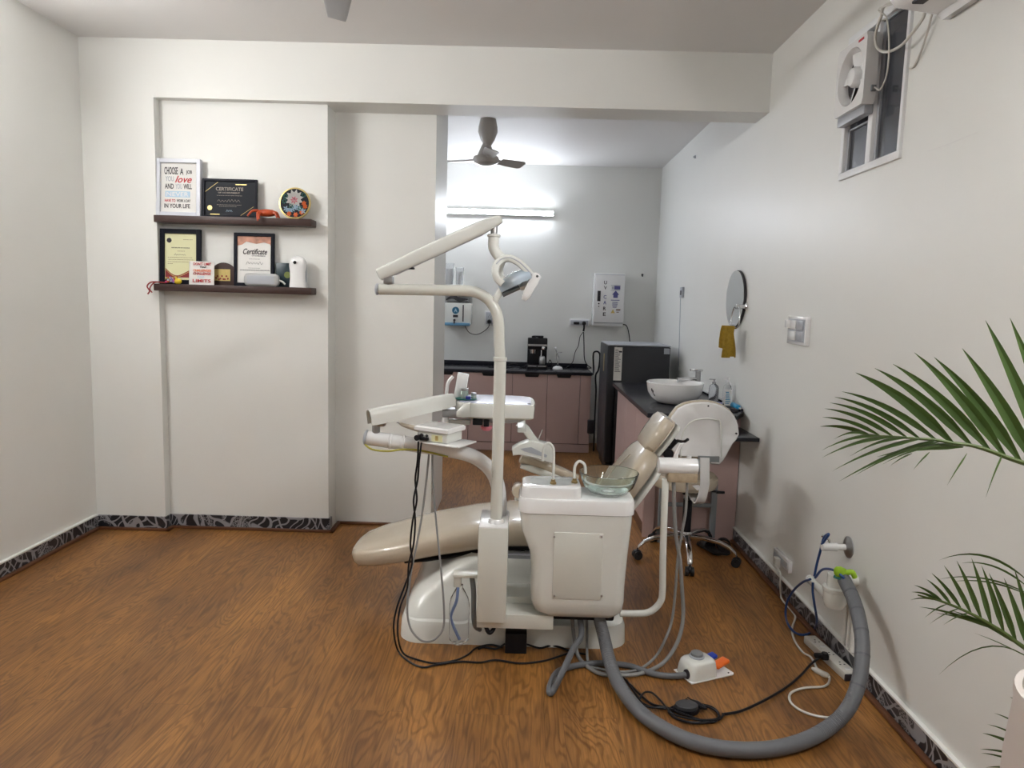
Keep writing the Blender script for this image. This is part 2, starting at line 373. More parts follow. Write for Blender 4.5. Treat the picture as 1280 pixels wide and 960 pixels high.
bm = bmesh.new(); bx(bm, XR+.012, XR+.018, WY0+.02, 3.04, WZ0+f, WZ1-f); bx(bm, XR+.012, XR+.018, 3.07, WY1-f+.002, WZ0+f, WZ1-f)
wpart('pane', bm, 'darkglass')
# hairline plaster crack
struct('trim_6', TB([AX(1160, 189, XR), AX(1186, 180, XR), AX(1222, 165, XR)], .0012, n=4), 'ceil')
# ---------------------------------------------------------------- tube lights (the right wall one is added fill; two of them hang outside the photograph)
def batten(label, a, b, normal, m, group=None):
    a, b, n = Vector(a), Vector(b), Vector(normal); d = (b-a).normalized(); up = Vector((0, 0, 1))
    t = thing('tube_light', label, 'lamp', (a+b)/2)
    bm = bmesh.new(); c = n*.022
    loft(bm, [ring(p+c, up, n, .028, .021, 8, 4) for p in (a, b)]); obj('housing', bm, 'white', t)
    for p, s in ((a, 1), (b, -1)): obj('lamp_holder', CY(p+n*.03+d*s*.001, p+n*.075+d*s*.001, .012), 'white', t)
    obj('backplate', loft(bmesh.new(), [ring(p+n*.046, up, n, .027, .006, 8, 6) for p in (a+d*.004, b-d*.004)]), 'white', t)
    hr = [Vector(up)*.022*math.cos(q)+n*(.046+.026*math.sin(q)) for q in [PI*.07+PI*.86*k/7 for k in range(8)]]
    obj('tube', loft(bmesh.new(), [[p+q for q in hr] for p in (a+d*.012, b-d*.012)]), m, t)
batten('lit fluorescent tube on the back room wall behind the lamp arm', (.315, YK, 2.43), (-.905, YK, 2.43), (0, -1, 0), 'tubeglow3')
batten('fluorescent tube on the far left wall of the back room, hidden behind the partition', (-2.0, 5.75, 2.35), (-2.0, 6.95, 2.35), (1, 0, 0), 'tubeglow4')
batten('fluorescent tube on the left wall of the treatment room', (XL, 2.2, 2.66), (XL, 3.38, 2.66), (1, 0, 0), 'tubeglow')
batten('added fill tube on the right wall near the camera', (XR, .5, 2.4), (XR, 1.7, 2.4), (-1, 0, 0), 'fillglow')  # unseen lamp, added to brighten the left wall
# ================================================================== SHELVES AND WHAT STANDS ON THEM
YS0, YS1 = 4.315, 4.425
for nm, py, lab in (('a', (267, 281), 'upper dark brown floating wall shelf, holding the round plate'), ('b', (353, 367), 'lower dark brown floating wall shelf, holding the white dispenser')):
    z1 = AY(290, py[0]+4, YS0).z; x0 = AY(191.5, py[0], YS0).x; x1 = AY(389, py[0]+5, YS0).x
    bm = BX(x0, x1, YS0, YS1, z1-.042, z1, .004)
    tag(obj('wall_shelf', bm, 'shelf'), lab, 'shelf', 'brown wall shelves')
    if nm == 'a': ZA = z1
    else: ZB = z1
def frame(name, label, catg, box, z, y, fw, mf, mp, depth=.018, lean=.06, group=None, roll=0):
    """box = px x0,x1 and top y measured at the shelf front"""
    x0, x1, top = box; X0, X1 = AY(x0, 300, y).x, AY(x1, 300, y).x; Z1 = AY((x0+x1)/2, top, y).z
    t = thing(name, label, catg, ((X0+X1)/2, y, z), 0, group, -lean)
    bm = bmesh.new()
    for a in ((X0, X0+fw, z, Z1), (X1-fw, X1, z, Z1), (X0+fw, X1-fw, z, z+fw), (X0+fw, X1-fw, Z1-fw, Z1)): bx(bm, a[0], a[1], y-depth/2, y+depth/2, a[2], a[3], .0015, 1)
    obj('frame', bm, mf, t)
    obj('print', BX(X0+fw, X1-fw, y, y+depth/2-.002, z+fw, Z1-fw), mp, t)
    return t, X0, X1, z, Z1, y-.0006
# --- white framed motto
t, a, b, c, d, y = frame('picture_frame', 'white framed motto reading choose a job you love, upper shelf left end', 'picture frame', (197, 252, 198), ZA, 4.37, .024, 'silverframe', 'paper', .03)
def row(s, u0, u1, v0, v1, m, sh=0): return txt(t, s, a+(b-a)*u0, a+(b-a)*u1, c+(d-c)*v0, c+(d-c)*v1, y, m, sh)
row('CHOOSE', .17, .47, .73, .86, 'ink'); row('A', .52, .60, .73, .84, 'ink'); row('JOB', .66, .79, .73, .81, 'ink')
row('YOU', .19, .38, .61, .70, 'palegrey'); row('love', .41, .79, .59, .71, 'red', .4)
row('AND', .18, .38, .48, .57, 'ink'); row('YOU', .42, .57, .48, .57, 'palegrey'); row('WILL', .60, .79, .48, .57, 'ink')
obj('banner', BX(a+(b-a)*.19, a+(b-a)*.75, y-.0004, y+.0004, c+(d-c)*.335, c+(d-c)*.44), 'palebl', t)
t2 = t; txt(t, 'NEVER', a+(b-a)*.22, a+(b-a)*.72, c+(d-c)*.35, c+(d-c)*.425, y-.0008, 'whitepure')
row('HAVE TO', .18, .42, .25, .30, 'red'); row('WORK A DAY', .45, .76, .25, .30, 'ink')
row('IN YOUR LIFE', .17, .75, .145, .22, 'ink')
# --- dark landscape certificate
t, a, b, c, d, y = frame('certificate_frame', 'black framed landscape certificate with gold seal on upper shelf', 'certificate', (254, 322, 223.5), ZA, 4.375, .014, 'blackframe', 'darkpaper', .018)
row('CERTIFICATE', .24, .74, .70, .79, 'copper')
row('OF ACHIEVEMENT', .28, .68, .63, .665, 'copper')
def line(t, a, b, c, d, y, u0, u1, v, m, w=.0011): return None
def squiggle(t, pts, y, m, r=.0008, name='handwriting'):
    return obj(name, tube(bmesh.new(), [Vector((px, y-.0004, pz)) for px, pz in pts], r, n=4, k=3), m, t)
def scribble(t, x0, x1, z, h, y, m, n=9, r=.0008):
    pts = [(x0+(x1-x0)*i/n, z+(h*random.uniform(.4, 1) if i % 2 else -h*random.uniform(.1, .6))) for i in range(n+1)]
    return squiggle(t, pts, y, m, r)
def rules(t, a, b, c, d, y, rows, m):
    for u0, u1, v in rows:
        bm = bmesh.new()
        x = a+(b-a)*u0; zz = c+(d-c)*v
        while x < a+(b-a)*u1:
            w_ = random.uniform(.003, .009); bx(bm, x, x+w_, y-.0004, y+.0002, zz, zz+.0022); x += w_+.0025
        o = obj('text_line', bm, m, t)
    return o
rules(t, a, b, c, d, y, ((.26, .72, .57), (.26, .70, .33), (.30, .62, .29)), 'copper')
scribble(t, a+(b-a)*.27, a+(b-a)*.68, c+(d-c)*.43, .012, y, 'copper', 14)
scribble(t, a+(b-a)*.43, a+(b-a)*.54, c+(d-c)*.17, .008, y, 'palebl', 6)
obj('seal', CY((a+(b-a)*.13, y-.001, c+(d-c)*.25), (a+(b-a)*.13, y+.0005, c+(d-c)*.25), .0145), 'gold', t)
bm = bmesh.new()
for u0, v0, u1, v1 in ((.04, .66, .28, .92), (.68, .05, .93, .30)):
    tube(bm, [Vector((a+(b-a)*u0, y, c+(d-c)*v0)), Vector((a+(b-a)*u1, y, c+(d-c)*v1))], .0016, n=4, k=1)
bx(bm, a+(b-a)*.60, a+(b-a)*.80, y-.0005, y+.0003, c+(d-c)*.855, c+(d-c)*.875); bx(bm, a+(b-a)*.14, a+(b-a)*.31, y-.0005, y+.0003, c+(d-c)*.075, c+(d-c)*.095)
objs('corner_stripe', bm, 'gold', t)
# --- crab (toy) draped on the shelf edge
cx, cy = AY(331, 270, 4.335).x, 4.335
t = thing('crab_figurine', 'orange red crab figurine on the upper shelf beside the plate', 'figurine', (cx, cy, ZA))
bm = bmesh.new(); ball(bm, (cx+.012, cy, ZA+.030), .062, (1, .58, .36), 10)
for i in range(14): ball(bm, (cx-.03+.006*i, cy-.012+.018*random.random(), ZA+.042+.004*random.random()), .005, n=4)
obj('shell', bm, 'crab', t)
for pts in (((-.03, -.02, .04), (-.062, -.035, .036), (-.088, -.045, .004)), ((-.02, -.028, .03), (-.028, -.045, .02), (-.024, -.052, -.022)), ((-.012, -.028, .028), (-.018, -.045, .012), (-.016, -.050, -.012)),
            ((.05, -.015, .03), (.07, -.02, .026), (.082, -.024, .002)), ((.045, .01, .03), (.066, .015, .034), (.085, .01, .003))):
    P = [Vector((cx, cy, ZA))+Vector(q) for q in pts]
    obj('leg', tube(bmesh.new(), P, lambda s: .0095-.004*s, n=7), 'crab', t)
# --- round flower plate, leaning back
pc = AY(368, 253.5, 4.36); R_ = .0955
t = thing('decorative_plate', 'round plate painted with a white lotus flower, gold rim', 'plate', (pc.x, pc.y, ZA), 0, None, -.12)
pc.z = ZA+R_
obj('rim', LA([(R_-.008, -.008), (R_, -.004), (R_, .006), (R_-.008, .008)], pc, (0, -1, 0), 40), 'gold', t)
obj('plate_face', LA([(R_-.008, .004), (R_-.009, .009)], pc, (0, -1, 0), 40), 'darkpaper', t)
def petals(bm, ux, uz, n, r0, r1, w, y, off=0, span=2*PI):
    for i in range(n):
        an = off+span*i/n; dx, dz = math.cos(an), math.sin(an); px, pz = -dz, dx
        P = [(r0, 0), (r0*.5+r1*.5, w), (r1, 0), (r0*.5+r1*.5, -w)]
        bm.faces.new([bm.verts.new((pc.x+ux+dx*q+px*k, pc.y-y, pc.z+uz+dz*q+pz*k)) for q, k in P])
bm = bmesh.new(); petals(bm, -.002, .026, 11, .004, .058, .014, .0105, .2); bmesh.ops.solidify(bm, geom=bm.faces[:], thickness=.001); obj('petals', bm, 'paper', t)
bm = bmesh.new(); petals(bm, -.002, .018, 7, .002, .026, .005, .0125, .4); bmesh.ops.solidify(bm, geom=bm.faces[:], thickness=.001); obj('flower_centre', bm, 'pinkgum', t)
bm = bmesh.new()
for k in range(9): petals(bm, -.05+.013*k, -.035-.012*math.sin(k), 5, 0, .020, .005, .0105+.0002*k, k)
bmesh.ops.solidify(bm, geom=bm.faces[:], thickness=.0006); obj('leaf_pattern', bm, 'palebl', t)
bm = bmesh.new()
for ux, uz in ((.058, .0), (.045, -.055), (.01, -.07), (-.03, -.065), (.065, -.02)): petals(bm, ux, uz, 6, 0, .017, .006, .012, ux*9)
bmesh.ops.solidify(bm, geom=bm.faces[:], thickness=.0006); obj('bud_pattern', bm, 'orange', t)
bm = bmesh.new()
for ux, uz in ((-.055, .04), (.055, .05), (-.06, .01), (.035, -.03), (-.02, -.02)): petals(bm, ux, uz, 7, .004, .018, .004, .0122, uz*9)
bmesh.ops.solidify(bm, geom=bm.faces[:], thickness=.0006); obj('scroll_pattern', bm, 'teal', t)
# --- lower shelf
t, a, b, c, d, y = frame('certificate_frame', 'black framed cream certificate at the left end of lower shelf', 'certificate', (199, 250, 286), ZB, 4.378, .027, 'blackframe', 'cream', .022)
txt(t, 'CERTIFICATE OF HONOUR', a+(b-a)*.27, a+(b-a)*.72, c+(d-c)*.655, c+(d-c)*.672, y, 'ink')
rules(t, a, b, c, d, y, ((.56, .77, .81), (.42, .58, .60), (.18, .78, .485), (.18, .80, .445), (.18, .70, .405), (.18, .3, .37)), 'trimwood')
scribble(t, a+(b-a)*.34, a+(b-a)*.62, c+(d-c)*.535, .007, y, 'ink', 10)
obj('emblem', CY((a+(b-a)*.215, y-.001, c+(d-c)*.795), (a+(b-a)*.215, y+.0005, c+(d-c)*.795), .0155, n=8), 'ink', t)
w_, h_ = b-a, d-c
def wav(u, e): return .26+e-.10*math.sin(PI*(u-.12)/.72) + .03*math.cos(9*u)
up = [(a+w_*(.125+.75*i/12), y-.0012, c+h_*wav(.125+.75*i/12, .02)) for i in range(13)]; lo = [(x, yy, c+h_*.125) for x, yy, z_ in up[::-1]]
obj('wave_border', PR(up+lo, (0, .001, 0)), 'maroon', t)
up = [(a+w_*(.125+.75*i/12), y-.0017, c+h_*(wav(.125+.75*i/12, .02)-.018)) for i in range(13)]; lo = [(x, yy, z_-h_*.01) for x, yy, z_ in up[::-1]]
obj('wave_stripe', PR(up+lo, (0, .001, 0)), 'gold', t)
# garland with beads and tassel
t = thing('bead_garland', 'small beaded ornament with yellow drop on the lower shelf', 'ornament', (AY(212, 352, 4.335).x, 4.335, ZB))
ox = AY(212, 352, 4.335).x
cols = ['crab', 'violet', 'gold', 'magenta', 'palebl']
for i, m_ in enumerate(cols):
    bm = bmesh.new()
    for k in range(7): ball(bm, (ox-.022+.010*random.random()*7-.0, 4.335+random.uniform(-.012, .012), ZB+.008+.034*random.random()*(1-.1*i)), .0075, n=5)
    obj('bead_cluster', bm, m_, t)
bm = bmesh.new(); ball(bm, (ox+.052, 4.332, ZB+.017), .022, (1.1, .7, .8), 8); cyl(bm, (ox+.046, 4.332, ZB+.03), (ox+.042, 4.332, ZB+.045), .009, .005); obj('drop', bm, 'yellow', t)
xe = AY(191.5, 360, YS0).x
bm = tube(bmesh.new(), [(ox-.02, 4.33, ZB+.006), (ox-.07, 4.325, ZB+.01), (xe-.012, 4.31, ZB+.006), (xe-.032, 4.306, ZB-.018), (xe-.018, 4.306, ZB-.045), (xe-.030, 4.306, ZB-.065)], .0042, n=6)
tube(bm, [(ox-.02, 4.322, ZB+.006), (xe+.02, 4.31, ZB+.008), (xe-.004, 4.305, ZB-.01), (xe-.016, 4.305, ZB-.035), (xe-.002, 4.305, ZB-.055)], .0036, n=6)
obj('cord', bm, 'maroon', t)
# --- small white card
t, a, b, c, d, y = frame('motto_card', 'small square white card reading challenge your limits, lower shelf', 'card', (235, 266.5, 326.5), ZB, 4.335, .004, 'paper', 'paper', .006, .08)
y -= .0030
for s, u0, u1, v0, v1, m_ in (("DON'T LIMIT", .17, .88, .83, .95, 'red'), ('Your', .42, .70, .72, .81, 'ink'), ('CHALLENGES', .17, .88, .56, .66, 'orange'), ('CHALLENGE', .17, .87, .42, .53, 'red'), ('YOUR', .32, .62, .31, .37, 'palebl'), ('LIMITS', .15, .87, .10, .24, 'red')):
    row(s, u0, u1, v0, v1, m_)
# --- brown plaque with arched top and golden picture
X0, X1 = AY(266, 340, 4.372).x, AY(292, 340, 4.372).x; Z1 = AY(280, 328, 4.372).z; Zs = AY(280, 334, 4.372).z
t = thing('award_plaque', 'dark brown plaque with arched top and golden picture, lower shelf', 'plaque', ((X0+X1)/2, 4.372, ZB), 0, None, -.05)
pts = [(X0, 4.372, ZB), (X1, 4.372, ZB), (X1, 4.372, Zs)] + [(X1-(X1-X0)*i/10, 4.372, Zs+(Z1-Zs)*max(0, math.sin(PI*(i/10)))**.8) for i in range(1, 10)] + [(X0, 4.372, Zs)]
obj('board', PR(pts, (0, .014, 0), .002), 'shelf', t)
obj('golden_picture', BX(X0+.006, X1-.022, 4.3695, 4.372, ZB+.028, Zs-.012), 'gold', t)
bm = bmesh.new()
for i in range(9): ball(bm, (X0+.02+.009*i, 4.369, ZB+.045+.012*math.sin(i*2)), .006, (1, .3, 1), 5)
obj('figures', bm, 'maroon', t)
# --- black framed certificate with script heading
t, a, b, c, d, y = frame('certificate_frame', 'black framed white certificate with script heading behind the grey speaker', 'certificate', (291.5, 342, 291), ZB, 4.383, .020, 'blackframe', 'paper', .02)
txt(t, 'Certificate', a+(b-a)*.22, a+(b-a)*.82, c+(d-c)*.60, c+(d-c)*.71, y, 'ink', .35)
txt(t, 'OF ACHIEVEMENT', a+(b-a)*.44, a+(b-a)*.78, c+(d-c)*.565, c+(d-c)*.585, y, 'ink')
scribble(t, a+(b-a)*.30, a+(b-a)*.72, c+(d-c)*.43, .012, y, 'ink', 11)
rules(t, a, b, c, d, y, ((.38, .64, .51), (.15, .88, .295), (.15, .88, .305), (.35, .65, .34), (.3, .7, .23)), 'ink')
bm = bmesh.new(); W_ = b-a; Hh = d-c
pts = [(a+.02, y-.001, d-.02), (b-.02, y-.001, d-.02), (b-.02, y-.001, c+Hh*.74), (b-.028, y-.001, c+Hh*.80), (a+W_*.74, y-.001, c+Hh*.83), (a+W_*.55, y-.001, c+Hh*.80), (a+W_*.42, y-.001, c+Hh*.82), (a+W_*.30, y-.001, c+Hh*.84), (a+W_*.2, y-.001, c+Hh*.78), (a+.02, y-.001, c+Hh*.76)]
obj('watercolour_band', PR(pts, (0, .0008, 0)), mat('watercolour', (.55, .28, .20), .6, noise=.75, nscale=26), t)
# --- grey pill-shaped speaker
P0, P1 = AY(306, 349, 4.345), AY(349, 349, 4.345); zc = ZB+.0395
t = thing('bluetooth_speaker', 'rounded pale grey portable speaker lying on the lower shelf', 'speaker', ((P0.x+P1.x)/2, 4.345, ZB))
xa, xb = P0.x, P1.x
obj('body', loft(bmesh.new(), [ring((x, 4.345, zc), (0, 1, 0), (0, 0, 1), .024*s, .0385*s, 24, 3) for x, s in ((xa, .55), (xa+.006, .82), (xa+.02, .98), (xa+.03, 1), (xb-.03, 1), (xb-.02, .98), (xb-.006, .82), (xb, .55))]), mat('speaker_cloth', (.45, .46, .46), .7, noise=.1, nscale=300), t)
obj('front_grille', BX(xa+.022, xb-.022, 4.3195, 4.323, zc-.026, zc+.024, .0015), 'palegrey', t)
obj('lead', TB([(xb-.004, 4.35, zc), (xb+.018, 4.35, zc-.008), (xb+.03, 4.36, zc-.022)], .006), 'white', t)
# --- dark plaque behind the dispenser
X0, X1 = AY(344.5, 340, 4.385).x, AY(364, 340, 4.385).x
t = thing('award_plaque', 'dark plaque with olive emblem partly hidden behind the white dispenser', 'plaque', ((X0+X1)/2, 4.385, ZB), 0, None, -.05)
obj('board', BX(X0, X1, 4.385, 4.399, ZB, AY(352, 328.5, 4.385).z, .002), mat('dark_teal_board', (.015, .035, .045), .35, noise=.1), t)
obj('emblem', CY((X1-.025, 4.3835, ZB+.075), (X1-.025, 4.385, ZB+.075), .02), mat('olive_print', (.18, .22, .05), .5, noise=.3, nscale=90), t)
# --- air freshener dispenser
P0, P1 = AY(360.5, 340, 4.34), AY(383, 340, 4.34); Z1 = AY(370, 319.5, 4.34).z; xm = (P0.x+P1.x)/2; hw = (P1.x-P0.x)/2
t = thing('air_freshener', 'white domed air freshener dispenser at the right end of lower shelf', 'dispenser', (xm, 4.35, ZB))
prof = [(0, .95), (.1, .93), (.3, .86), (.5, .88), (.68, .95), (.8, .93), (.9, .78), (.96, .5), (1, .12)]
obj('body', loft(bmesh.new(), [ring((xm, 4.352, ZB+(Z1-ZB)*q), (1, 0, 0), (0, 1, 0), hw*s, .033*s, 28, 2.8) for q, s in prof]), 'whitepure', t)
obj('nozzle', lathe(bmesh.new(), [(.009, 0), (.010, .004), (.006, .006)], (xm-.008, 4.319, ZB+(Z1-ZB)*.78), (0, -1, 0), 16), 'black', t)
obj('side_band', BX(xm+hw*.62, xm+hw*.9, 4.34, 4.383, ZB+.004, ZB+(Z1-ZB)*.75, .006), 'palegrey', t)
# ================================================================== BACK ROOM
YC = 7.07                                                    # cabinet door plane
ZT = .822
def boardx(px, py=500): return AY(px, py, YC).x
def base_cab(label, x0, x1, doors, drawers=(), handles=()):
    t = thing('base_cabinet', label, 'cabinet', ((x0+x1)/2, 7.33, 0), 0, 'pink base cabinets')
    obj('carcass', BX(x0+.001, x1-.001, YC+.02, YK-.005, .0, ZT-.03), 'darkgap', t)
    obj('plinth', BX(x0, x1, YC+.006, YC+.02, .004, .086), 'pink', t)
    for a, b, z0, z1 in doors:
        o = obj('door' if (a, b, z0, z1) not in drawers else 'drawer', BX(a+.002, b-.002, YC, YC+.018, z0+.002, z1-.002, .0015, 1), 'pink', t)
    for a in handles:
        bm = PR([(a-.075, YC-.006, ZT-.031), (a+.075, YC-.006, ZT-.031), (a+.062, YC-.006, ZT-.060), (a-.062, YC-.006, ZT-.060)], (0, .008, 0), .002)
        obj('handle', bm, 'black', t)
    return t
xs = [-1.75, -1.25, boardx(553)-.0, boardx(585.5), boardx(640), boardx(683.5), boardx(724.5), .80]
base_cab('pink base cabinet seen at the partition edge, leftmost in view', -1.16, xs[3], [(xs[3]-.28, xs[3], .092, ZT-.03), (-1.16, xs[3]-.28, .092, ZT-.03)], (), (boardx(557),))
d = (xs[3], xs[4], .55, ZT-.03); e = (xs[3], xs[4], .32, .55); g = (xs[3], xs[4], .092, .32)
zdr = AY(620, 494.5, YC).z
d = (xs[3], xs[4], zdr, ZT-.03); e = (xs[3], xs[4], .36, zdr); g = (xs[3], xs[4], .092, .36)
base_cab('pink drawer cabinet behind the white lamp pole', xs[3], xs[4], [d, e, g], [d, e, g], (boardx(611),))
base_cab('pink double door cabinet below the black coffee machine', xs[4], xs[6], [(xs[4], xs[5], .092, ZT-.03), (xs[5], xs[6], .092, ZT-.03)], (), (boardx(664), boardx(704)))
base_cab('narrow pink cabinet panel right next to the grey fridge', xs[6], .725, [(xs[6], .725, .092, ZT-.03)])
bm = BX(-1.17, .73, YC-.018, YK, ZT-.03, ZT, .003)
bx(bm, -1.17, .73, YK-.012, YK, ZT, ZT+.042, .002)
tag(obj('worktop', bm, 'granite'), 'long dark granite worktop along the back wall under the coffee machine', 'worktop')
# --- fridge: door faces left, side panel faces the camera
FX0, FY0, FY1 = .845, 6.22, 6.80; FZ = 1.145
t = thing('refrigerator', 'dark grey single door refrigerator between the two counters', 'refrigerator', (1.08, 6.5, 0)); FRI = t
obj('cabinet', BX(FX0+.006, 1.32, FY0, FY1, .03, FZ, .008), 'fridge', t)
dr = obj('door', BX(FX0-.075, FX0, FY0+.0, FY1, .10, FZ+.008, .018, 3), 'fridge', t)
obj('gasket', BX(FX0-.002, FX0+.008, FY0+.01, FY1-.01, .11, FZ-.01), 'black', t)
obj('plinth', BX(FX0-.05, FX0+.01, FY0+.02, FY1-.02, .02, .095, .004), 'black', t)
bm = bmesh.new()
for y_ in (FY0+.05, FY1-.05):
    for x_ in (FX0, 1.27): cyl(bm, (x_, y_, 0), (x_, y_, .032), .018, n=10)
objs('foot', bm, 'black', t)
obj('top_trim', BX(FX0-.07, 1.322, FY0+.002, FY1-.002, FZ+.002, FZ+.012, .004), 'palegrey', t)
sx0, sx1 = AY(767.5, 450, FY0).x, AY(777.5, 450, FY0).x
st = obj('energy_label', BX(sx0, sx1, FY0-.0025, FY0+.001, AY(770, 475.5, FY0).z, AY(772, 434, FY0).z), 'paper', t)
bm = bmesh.new(); zt_ = AY(772, 436, FY0).z
for i in range(17):
    zz = zt_-.012*i-.01; bx(bm, sx0+.008, sx0+.008+random.uniform(.025, .052), FY0-.0035, FY0-.002, zz, zz+.004)
bx(bm, sx0+.040, sx0+.066, FY0-.0035, FY0-.002, zt_-.032, zt_-.018)
obj('label_print', bm, 'ink', st)
obj('energy_label', BX(1.262, 1.312, FY0-.002, FY0+.001, 1.085, 1.135), 'palegrey', t)
obj('door_sticker', BX(FX0-.077, FX0-.074, FY0+.22, FY0+.27, .90, 1.06), 'gold', t)
# --- coffee machine
x0, x1 = AY(659.5, 440, 7.28).x, AY(684, 440, 7.28).x; zc1 = AY(672, 422.5, 7.28).z; w_ = x1-x0; z0 = ZT
t = thing('coffee_machine', 'black coffee machine standing on the dark granite worktop', 'coffee machine', ((x0+x1)/2, 7.38, z0)); CM = t
hh = zc1-z0
obj('body', BX(x0, x1, 7.36, 7.50, z0+.0, z0+hh*.98, .008), 'black', t)
obj('top_housing', BX(x0, x1, 7.28, 7.37, z0+hh*.62, z0+hh, .01), 'black', t)
obj('silver_band', BX(x0+.003, x1-.003, 7.276, 7.284, z0+hh*.74, z0+hh*.80), 'steel', t)
obj('drip_tray', BX(x0, x1, 7.24, 7.37, z0+.0, z0+.045, .004), 'black', t)
bm = bmesh.new(); 
for i in range(2): bx(bm, x0+.006+i*w_*.5, x0+w_*.5-.006+i*w_*.48, 7.237, 7.241, z0+.03, z0+.04)
objs('tray_edge', bm, 'steel', t)
obj('brew_group', CY((x0+w_*.28, 7.31, z0+hh*.63), (x0+w_*.28, 7.31, z0+hh*.50), .032, .026), 'chrome', t)
obj('steam_knob', lathe(bmesh.new(), [(.018, 0), (.018, .012), (.012, .016)], (x0+w_*.8, 7.28, z0+hh*.68), (0, -1, 0)), 'chrome', t)
obj('steam_wand', TB([(x0+w_*.7, 7.31, z0+hh*.63), (x0+w_*.7, 7.30, z0+hh*.45), (x0+w_*.66, 7.29, z0+hh*.3)], .006), 'chrome', t)
obj('frothing_jug', lathe(bmesh.new(), [(.028, 0), (.034, .02), (.030, .07), (.024, .085), (.025, .088)], (x0+w_*.76, 7.31, z0+.046)), 'steel', t)
obj('top_cap', CY((x0+w_*.25, 7.33, zc1+.012), (x0+w_*.75, 7.33, zc1+.014), .010), 'black', t)
bm = cyl(bmesh.new(), (x0+w_*.65, 7.31, zc1), (x0+w_*.65, 7.31, zc1+.022), .03); cyl(bm, (x0+w_*.3, 7.33, zc1), (x0+w_*.3, 7.33, zc1+.018), .022); obj('portafilter', bm, 'black', t)
# --- small chrome bracket sprayer + white domed base
px = AY(697, 462, 7.3); t = thing('handheld_whisk_stand', 'small chrome stand on white domed base beside the coffee machine', 'stand', (px.x, 7.3, ZT))
obj('base', lathe(bmesh.new(), [(.052, 0), (.055, .01), (.045, .028), (.02, .038), (.004, .040)], (px.x, 7.3, ZT)), 'whitepure', t)
obj('collar', CY((px.x, 7.3, ZT+.036), (px.x, 7.3, ZT+.055), .016, .010), 'black', t)
obj('stem', TB([(px.x, 7.3, ZT+.05), (px.x+.01, 7.3, ZT+.12), (px.x-.012, 7.3, ZT+.17), (px.x-.026, 7.3, ZT+.215)], .0055), 'chrome', t)
obj('stem', TB([(px.x, 7.3, ZT+.05), (px.x-.014, 7.3, ZT+.12), (px.x-.012, 7.3, ZT+.17), (px.x+.04, 7.3, ZT+.18)], .0045), 'chrome', t)
obj('tip', ball(bmesh.new(), (px.x-.028, 7.3, ZT+.220), .012, n=6), 'whitepure', t)
# --- cables on the worktop
def wtop(x, y, dz=.004): return AZ(x, y, ZT+dz)
obj('power_cord', TB([(x0-.0, 7.42, ZT+.03), (x0-.05, 7.38, ZT+.006), (x0-.1, 7.33, ZT+.035), (x0-.16, 7.32, ZT+.045), (x0-.22, 7.35, ZT+.012), (x0-.30, 7.36, ZT+.006), (x0-.36, 7.4, ZT+.006)], .006), 'black', CM)
obj('power_cord', TB([(x0-.01, 7.34, ZT+.006), (x0-.07, 7.28, ZT+.012), (x0-.12, 7.30, ZT+.018), (x0-.19, 7.27, ZT+.008), (x0-.30, 7.28, ZT+.006), (x0-.40, 7.33, ZT+.007)], .006), 'black', CM)
obj('power_cord', TB([(x1+.01, 7.40, ZT+.01), (x1+.035, 7.40, ZT+.09), (x1+.06, 7.37, ZT+.03), (x1+.04, 7.34, ZT+.007), (x1+.09, 7.32, ZT+.007)], .004), 'black', CM)
# --- sockets on the back wall
def plate(label, px0, px1, py0, py1, Y, holes=True):
    a, b = AY(px0, py0, Y), AY(px1, py1, Y)
    t = thing('socket_plate', label, 'socket', ((a.x+b.x)/2, Y, b.z))
    obj('plate', BX(a.x, b.x, YK-.022, YK, b.z, a.z, .004), 'whitepure', t)
    return t, a, b
t, a, b = plate('white double socket left of the UV cabinet with black plugs', 712, 736.5, 398.5, 408.5, YK-.022)
ins = obj('insert', BX(a.x+.012, b.x-.012, YK-.025, YK-.02, b.z+.012, a.z-.014, .001), 'palegrey', t)
ZP = (a.z+b.z)/2-.004
PA, PB = AY(721, 404, YK-.03), AY(730, 404, YK-.03)
PLA = thing('power_plug', 'flat black plug in the double socket, its thin cord hanging left', 'plug', (PA.x, YK-.04, ZP-.014)); obj('plug_body', BX(PA.x-.035, PA.x+.025, YK-.055, YK-.0235, ZP-.014, ZP+.014, .006), 'black', PLA)
bm = cyl(bmesh.new(), (PB.x, YK-.0235, ZP), (PB.x, YK-.055, ZP), .024, .018); tube(bm, [(PB.x, YK-.045, ZP-.01), (PB.x, YK-.05, ZP-.05), (PB.x-.004, YK-.05, ZP-.085)], .010)
PLB = thing('power_plug', 'round black plug in the double socket, its thick cord hanging to the fridge', 'plug', (PB.x, YK-.04, ZP-.085)); obj('plug_body', bm, 'black', PLB)
ycab = YK-.05
pts = [AY(729, 415, ycab), AY(725, 421, ycab), AY(723, 432, ycab), AY(719, 440, ycab), AY(716, 452, ycab), AY(711, 457, ycab)]
pts += [Vector((pts[-1].x-.05, 7.45, ZT+.004)), Vector((pts[-1].x-.14, 7.38, ZT+.004))]
obj('power_cord', TB(pts, .0035), 'black', PLA)
pts = [AY(729.5, 415, ycab), AY(730, 430, ycab), AY(730.5, 448, ycab), AY(734, 456, ycab), AY(739, 460, ycab), Vector((.70, 7.5, ZT+.01))]
obj('power_cord', TB(pts, .005), 'black', PLB)
t, a, b = plate('white socket plate behind the curved lamp pole with black plug', 606, 618, 388.5, 406.5, YK-.022)
obj('insert', BX(a.x+.014, b.x-.012, YK-.025, YK-.02, b.z+.012, a.z-.014, .001), 'palegrey', t)
bm = bmesh.new()
